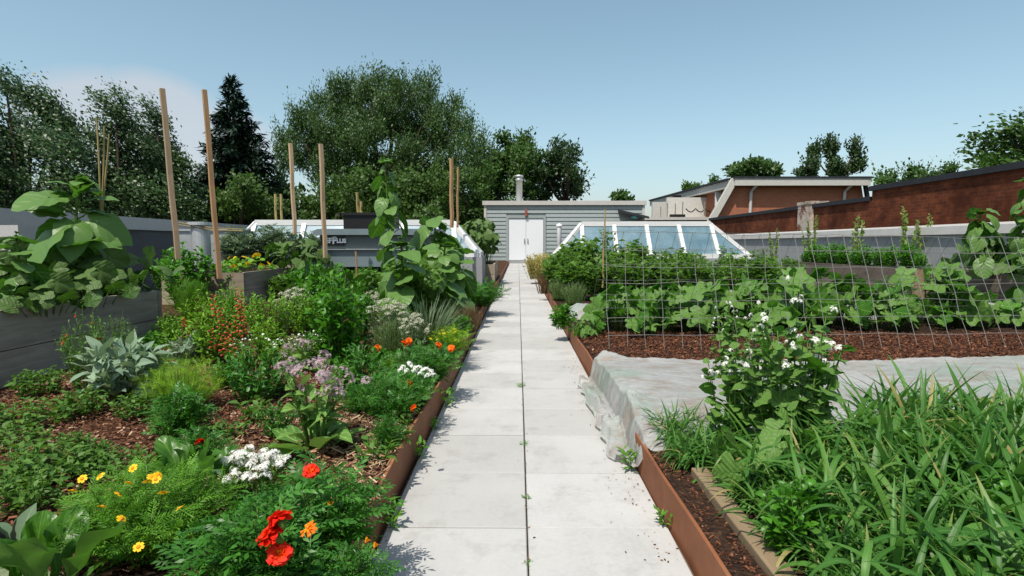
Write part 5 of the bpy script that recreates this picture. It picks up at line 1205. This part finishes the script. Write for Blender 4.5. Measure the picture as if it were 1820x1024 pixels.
for k in range(11):
    put(('tallbasil','greenbush')[k % 2], 0, 0, 0, 'low leafy plant in the brown raised bed behind the trellis', 'plant', 'leafy plants in the brown raised bed', at=Vector((q1.x+.22+.05*(k%2), 9.15+.36*k, q1.z-.06)), sc=rng.uniform(.45,.75))
for k in range(5):
    put(('tallbasil','bean')[k % 2], 0, 0, 0, 'leafy plant in the brown raised bed at the right edge', 'plant', 'leafy plants in the right edge bed', at=Vector((q2.x+.3, 5.8+.6*k, q2.z-.06)), sc=.5)
put('sunD', 1750, 470, 352, 'sunflower with wide leaves in the brown raised bed before the brick wall', 'sunflower', rz=2., z=q2.z-.06, at=Vector((D(1750,400,7.6).x, 7.6, q2.z-.06)), sc=.86, wide=.95)
for k, (X_, Y_) in enumerate(((6.35,6.3),(6.45,7.2),(6.5,8.0))):
    put('squash', 0, 0, 0, 'big-leaved squash in the brown raised bed at the right edge', 'squash plant', 'squash in the right edge bed', at=Vector((X_, Y_, q2.z-.06)), sc=1.15)
for k, (px, by, ty, lb, w_) in enumerate(((1175,515,425,'bean vine behind the trellis below the second glass pane',1.1),(1235,520,430,'bean vine behind the trellis below the third glass pane',1.2),(1345,515,425,'bean vine behind the trellis right of the skylight',1.2),(1400,515,445,'leafy vine at the left end of the brown raised bed',1.4),(1020,520,425,'bean vine at the skylight corner nearest the path',1.2))):
    put('vine', px, by, ty, lb, 'bean plant', wide=w_)
put('sunE', 0, 0, 0, 'young sunflower at the right edge behind the trellis', 'sunflower', at=Vector((5.0, 5.7, .115)), sc=1.05)
put('sunC', 1830, 470, 325, 'sunflower cut off by the right edge of the picture', 'sunflower', rz=5., at=Vector((D(1828,400,7.).x, 7.0, q2.z-.06)), sc=.66)
for px, by, ty, lb in ((1415,990,850,'broad-leaved weed in the middle of the tall grass'),(1640,900,770,'broad-leaved weed in the tall grass towards the right edge'),(1750,1000,850,'broad-leaved weed in the tall grass in the bottom right corner'),(1510,870,770,'broad-leaved weed in the tall grass below the short right buckwheat'),(1385,880,745,'plant with two very broad leaves at the foot of the tallest buckwheat')):
    put('basil' if 'two' not in lb else 'cuc', px, by, ty, lb, 'weed', wide=.9)
put('bean', 655, 545, 478, 'leafy bean plant in front of the rooftop unit', 'bean plant'); put('tallbasil', 610, 545, 470, 'leafy basil in front of the black sign', 'plant', wide=1.1)
# grass: a cover crop of oats nobody could count
mb = Mb(); n = 3600
x = rng.uniform(.66, 3.3, n); y = rng.uniform(.75, 2.45, n)
k = (x > .64+.10*rng.random(n)) & (y < 2.02+.30*np.clip(x-.9,0,1.2)+.12*np.sin(x*5)) & (rng.random(n) < np.clip((x-.58)/.5, .25, 1)); x, y = x[k], y[k]; n = len(x)
for b in range(5):
    z0 = rng.uniform(0,.16,n)*(b > 0); a = rng.random(n)*2*PI; tl = rng.uniform(.1,.85,n)
    d = np.stack([np.cos(a)*tl, np.sin(a)*tl, np.ones(n)], 1); up = np.stack([-np.cos(a), -np.sin(a), np.full(n,.4)], 1)+rng.normal(0,.25,(n,3))
    place_mix(mb, TL['blade'], np.stack([x+rng.normal(0,.008,n), y+rng.normal(0,.008,n), .105+z0], 1), d, up, rng.uniform(.12,.27,n)*np.clip(.6+x*.42,.7,1.1), sx=rng.uniform(.85,1.9,n))
n = 1500; x = .70+np.abs(rng.normal(0,.16,n)); y = rng.uniform(1.0,2.45,n); x = np.where(y > 2.0, x-.12, x)
for b in range(3):
    a = rng.random(n)*2*PI; tl = rng.uniform(.2,1.3,n); d = np.stack([np.cos(a)*tl, np.sin(a)*tl, np.ones(n)], 1); up = np.stack([-np.cos(a), -np.sin(a), np.full(n,.4)], 1)+rng.normal(0,.25,(n,3))
    place_mix(mb, TL['blade'], np.stack([x, y, np.full(n,.11)+rng.uniform(0,.05,n)], 1), d, up, rng.uniform(.06,.17,n), sx=rng.uniform(.7,1.5,n))
single('grass', mb, M['oat'], kind='stuff', smooth=True)

for r, h_, u_, n_ in PROTO.values():
    for c in [q for q in bpy.data.objects if q.parent == r or (q.parent and q.parent.parent == r)]: bpy.data.objects.remove(c)
    bpy.data.objects.remove(r)

# ================================================================== trees
def tree(name, label, lobes, Y, base_px, mat, ls, dens=1., group=None, z0=-6., flow=(0,0,.3), cat='tree', sig=.27, depth=.9, T=None, trunk=.28, k=34, kd=4.4, split=4):
    """lobes: (px, py, rx, ry) of leaf masses as measured from the photo; each becomes an ellipsoid of leaf clumps at its own distance."""
    bx = D(base_px, 434, Y).x
    t = thing(name, label, cat, (bx, Y, z0), 0, group)
    lf = Mb(); st = Mb(); cs = []
    full = []
    for (px, py, rx, ry) in lobes:
        if rx*Y/F < .9 or split < 2: full.append((px, py, rx, ry, 0)); continue
        for j in range(split):
            a = 2*PI*(j+rng.random())/split; q = rng.uniform(.45,.62)
            full.append((px+math.cos(a)*rx*q, py-math.sin(a)*ry*q, rx*rng.uniform(.42,.58), ry*rng.uniform(.42,.58), rng.normal(0,.7)*rx*Y/F))
        full.append((px, py, rx*.55, ry*.55, .5*rx*Y/F))
    for (px, py, rx, ry, dy) in full:
        c = np.array(D(px, py, Y+dy+rng.normal(0,.4))); rx_, rz_ = max(.12, rx*Y/F-sig*.6), max(.12, ry*Y/F-sig*(.6+flow[2]*.8)); c = c-np.array([0,0,sig*flow[2]*.35]); ry_ = max(rx_, rz_)*depth; cs.append(c)
        n = max(10, int(dens*kd*(rx_*rz_+ry_*rz_+rx_*ry_)/3/(ls*ls)/2.6*26/k))
        v = norm(rng.normal(0,1,(n,3))); q = v*np.where(rng.random((n,1)) < .3, rng.uniform(.2,.7,(n,1)), rng.uniform(.7,1.0,(n,1)))
        cc = c+q*np.array([rx_,ry_,rz_])
        m = n*k; fl = np.array(flow)
        g = np.clip(rng.normal(0,1,(n,k,3)),-1.45,1.45); along = np.clip(rng.normal(0,1,(n,k,1)),-1.5,1.5)*(fl*1.5+v[:,None,:]*.5)
        p = cc[:,None,:]+(g*np.array([.75,.75,.6])+along)*sig*rng.uniform(.6,1.3,(n,1,1))
        d = v[:,None,:]*.6+rng.normal(0,.6,(n,k,3))+fl*1.6
        up = v[:,None,:]*.9+np.array([0,-.25,.7])+rng.normal(0,.36,(n,k,3))
        place_mix(lf, T or TREE_T, p.reshape(-1,3), d.reshape(-1,3), up.reshape(-1,3), ls*rng.uniform(.6,1.3,m), np.clip(np.repeat(rng.random(n)*.75,k)+rng.random(m)*.25,0,1))
        for cq in cc[::max(1, n//3)][:3]:
            st.tube([c-np.array([0,0,rz_*.6]), (c+cq)/2, cq], [.035,.02,.01], 4)
    cs = np.array(cs); zc = cs[:,2].min()-.8; mid = np.array([bx, Y, (z0+max(zc, z0+3))/2]); top = np.array([bx+.2, Y, max(zc, z0+3.2)])
    st.tube([(bx,Y,z0-.2),(bx+.03,Y,z0+.5),tuple(mid),tuple(top)], [trunk*1.3,trunk,trunk*.85,trunk*.7], 10)
    for c in cs[::4 if len(cs) > 12 else 1]:
        b = top*.8+np.array([c[0],c[1],c[2]])*.2; st.tube([top, b*.5+c*.5+np.array([0,0,-.2]), c], [trunk*.4, trunk*.2, .03], 6)
    part('crown', lf, mat, t, True); part('trunk', st, M['bark'], t, True); return t
TREE_T = [strip(ovate(.30), 2, 1, 0, d, .1) for d in (.2,.9)]
WILL_T = [strip(lance(.17), 2, 1, 0, d, .1) for d in (.2,.9)]
PO, WI, MA, BU, DK = (M[k] for k in ('poplar','willow','maple','bushy','darktree'))
fl_ = (-.9,0,.75)
tree('poplar_tree', 'windblown leafy tree cut off by the left edge of the picture', [(10,150,32,34),(55,165,28,36),(80,195,38,40),(108,215,36,40),(55,255,90,65),(130,260,35,45),(20,330,80,60),(110,320,60,55),(-60,220,80,80),(-50,330,80,60)], 22, 40, PO, .14, 1.9, 'windblown trees on the left', flow=fl_, sig=.25, k=60)
tree('poplar_tree', 'windblown tree whose pointed top rises left of the tallest pale stake', [(205,185,26,38),(222,220,40,38),(190,275,45,50),(240,270,45,50),(175,345,55,45),(240,340,50,45)], 23, 210, PO, .14, 1.9, 'windblown trees on the left', flow=fl_, sig=.25, k=60)
tree('poplar_tree', 'windblown tree directly behind the tallest pale stake', [(277,205,18,38),(285,250,38,42),(310,295,40,45),(270,320,50,45),(330,345,40,42),(300,370,60,28)], 24, 290, PO, .14, 1.9, 'windblown trees on the left', flow=fl_, sig=.25, k=60)
tree('willow_tree', 'broad round-crowned tree, largest in the centre left', [(548,212,40,40),(590,178,40,42),(625,165,42,42),(668,158,42,38),(712,158,42,38),(755,172,42,42),(795,200,42,45),(828,238,38,45),(520,255,34,36),(560,270,50,45),(620,235,65,50),(690,225,70,55),(750,250,60,50),(600,300,60,45),(680,300,70,45),(760,310,65,45),(830,295,40,40),(505,290,22,28),(855,262,22,30)], 36, 670, WI, .20, 3.2, flow=(0,0,.85), T=WILL_T, sig=.32, k=60, trunk=.5)
tree('shrub_tree', 'light green bushy tree in front of the broad tree, above the rooftop unit', [(600,345,50,40),(560,372,40,28),(650,335,45,40),(640,378,50,25)], 27, 600, BU, .18, 2.3, 'light green shrubs in front of the broad tree')
tree('shrub_tree', 'light green bushy tree behind the central sunflower', [(710,345,50,40),(760,335,50,48),(720,382,60,22)], 26, 740, BU, .18, 2.3, 'light green shrubs in front of the broad tree')
tree('shrub_tree', 'light green bushy tree left of the grey shed', [(815,345,40,40),(850,325,35,42),(830,380,45,25),(790,375,40,25)], 30, 830, MA, .19, 2.3, 'light green shrubs in front of the broad tree')
tree('shrub_tree', 'yellowish green bushy tree under the dark spruce', [(430,345,45,32),(395,365,40,28),(470,372,40,25),(345,375,35,25)], 25, 420, BU, .18, 2.3, 'light green shrubs in front of the broad tree')
tree('maple_tree', 'thin pale tree between the spruce and the broad tree', [(497,325,22,36),(515,365,30,28)], 30, 500, PO, .26, .8)
tree('maple_tree', 'green tree right behind the shed chimney', [(920,258,38,34),(900,295,42,40),(945,300,42,45),(880,335,36,40),(935,345,50,30)], 38, 915, MA, .24, 2.3)
tree('maple_tree', 'darker tree at the right end of the shed tree group', [(988,275,22,28),(1008,292,30,36),(1020,325,24,32),(975,325,35,34)], 37, 1000, DK, .24, 2.3)
tree('maple_tree', 'dark narrow tree between the broad tree and the shed trees', [(858,312,26,34),(872,285,18,26),(865,350,34,36)], 39, 865, DK, .24, 2.3)
tree('far_shrub', 'small far bush peeping over the shed roof', [(1100,353,26,8)], 60, 1100, MA, .4, 1.2, cat='bush', trunk=.15)
tree('maple_tree', 'rounded tree behind the brick house roof', [(1315,305,22,14),(1345,298,22,11),(1368,303,18,12)], 52, 1335, WI, .4, 1.2)
tree('far_shrub', 'small conifer-like tip behind the sloping eave of the brick house', [(1268,325,5,12),(1232,337,18,7)], 62, 1268, MA, .35, 1.2, cat='bush', trunk=.15)
tree('aspen_tree', 'upright tree with sky gaps behind the right end of the brick house', [(1446,272,11,22),(1440,300,15,20),(1476,265,13,24),(1482,296,14,22),(1519,262,9,20),(1522,290,15,22),(1500,305,12,14),(1424,308,10,9)], 45, 1480, DK, .24, 4., flow=(0,0,.8), sig=.2)
tree('far_tree', 'row tree above the brick wall, left of two', [(1585,315,24,14),(1620,308,24,18),(1575,325,14,10)], 30, 1600, MA, .19, 2.3, 'trees above the brick wall')
tree('far_tree', 'row tree above the brick wall, right of two', [(1655,310,26,14),(1690,303,18,15)], 31, 1670, BU, .18, 2.3, 'trees above the brick wall')
tree('maple_tree', 'tree with spreading branches at the right edge above the brick wall', [(1800,232,26,18),(1765,252,26,13),(1820,265,40,22),(1760,282,26,10),(1805,298,50,16),(1880,240,60,60)], 20, 1830, MA, .19, 2.3, flow=(-.8,0,.3), sig=.24)
# spruce
sp = D(412,143,28); zb = D(412,420,28).z; t = thing('spruce_tree', 'dark pointed spruce beside the second tall stake', 'tree', (sp.x, 28, -6))
lf, st = Mb(), Mb(); Hh = sp.z-zb; st.tube([(sp.x,28,-6.1),(sp.x,28,zb),(sp.x,28,sp.z)], [.25,.2,.02], 8)
SPT = [strip(lance(.13), 2, 1, 0, .3, .1)]
for i in range(34):
    f = (i/33)**.9; z = sp.z-f*Hh; ln = .12+f*3.0*(.92+.16*math.sin(i*2.1)); nb = 5+int(9*f)
    for j in range(nb):
        a = rng.random()*6.28; L_ = ln*rng.uniform(.7,1.15); k = np.linspace(0,1,max(4,int(L_*9)))[1:]; m = len(k)
        P_ = np.stack([sp.x+np.cos(a)*L_*k, 28+np.sin(a)*L_*k, z-L_*.34*k+L_*.16*k*k], 1)
        st.tube([(sp.x,28,z), tuple(P_[-1])], [.03,.01], 4)
        for rep in range(9):
            d = np.stack([np.full(m,np.cos(a)), np.full(m,np.sin(a)), np.full(m,-.25)], 1)+rng.normal(0,.65,(m,3))
            place(lf, SPT[0], P_+rng.normal(0,.05,(m,3)), d, np.array([0,0,1.])+rng.normal(0,.4,(m,3)), rng.uniform(.25,.45,m))
part('crown', lf, M['spruce'], t, True); part('trunk', st, M['bark'], t, True)
# far wood behind everything, one mass
mb = Mb(); n = 26000; x = rng.uniform(-75,-1,n); y = rng.uniform(44,52,n); hh = 5.0+1.2*np.sin(x*.5)+.8*np.sin(x*1.3+1)
z = -6+rng.random(n)**.6*(hh+6); place_mix(mb, TREE_T, np.stack([x,y,z],1), rng.normal(0,1,(n,3)), np.stack([rng.normal(0,.5,n), -.5+rng.normal(0,.5,n), .7+0*x],1), rng.uniform(.5,1.0,n))
single('woods', mb, DK, kind='stuff', smooth=True)
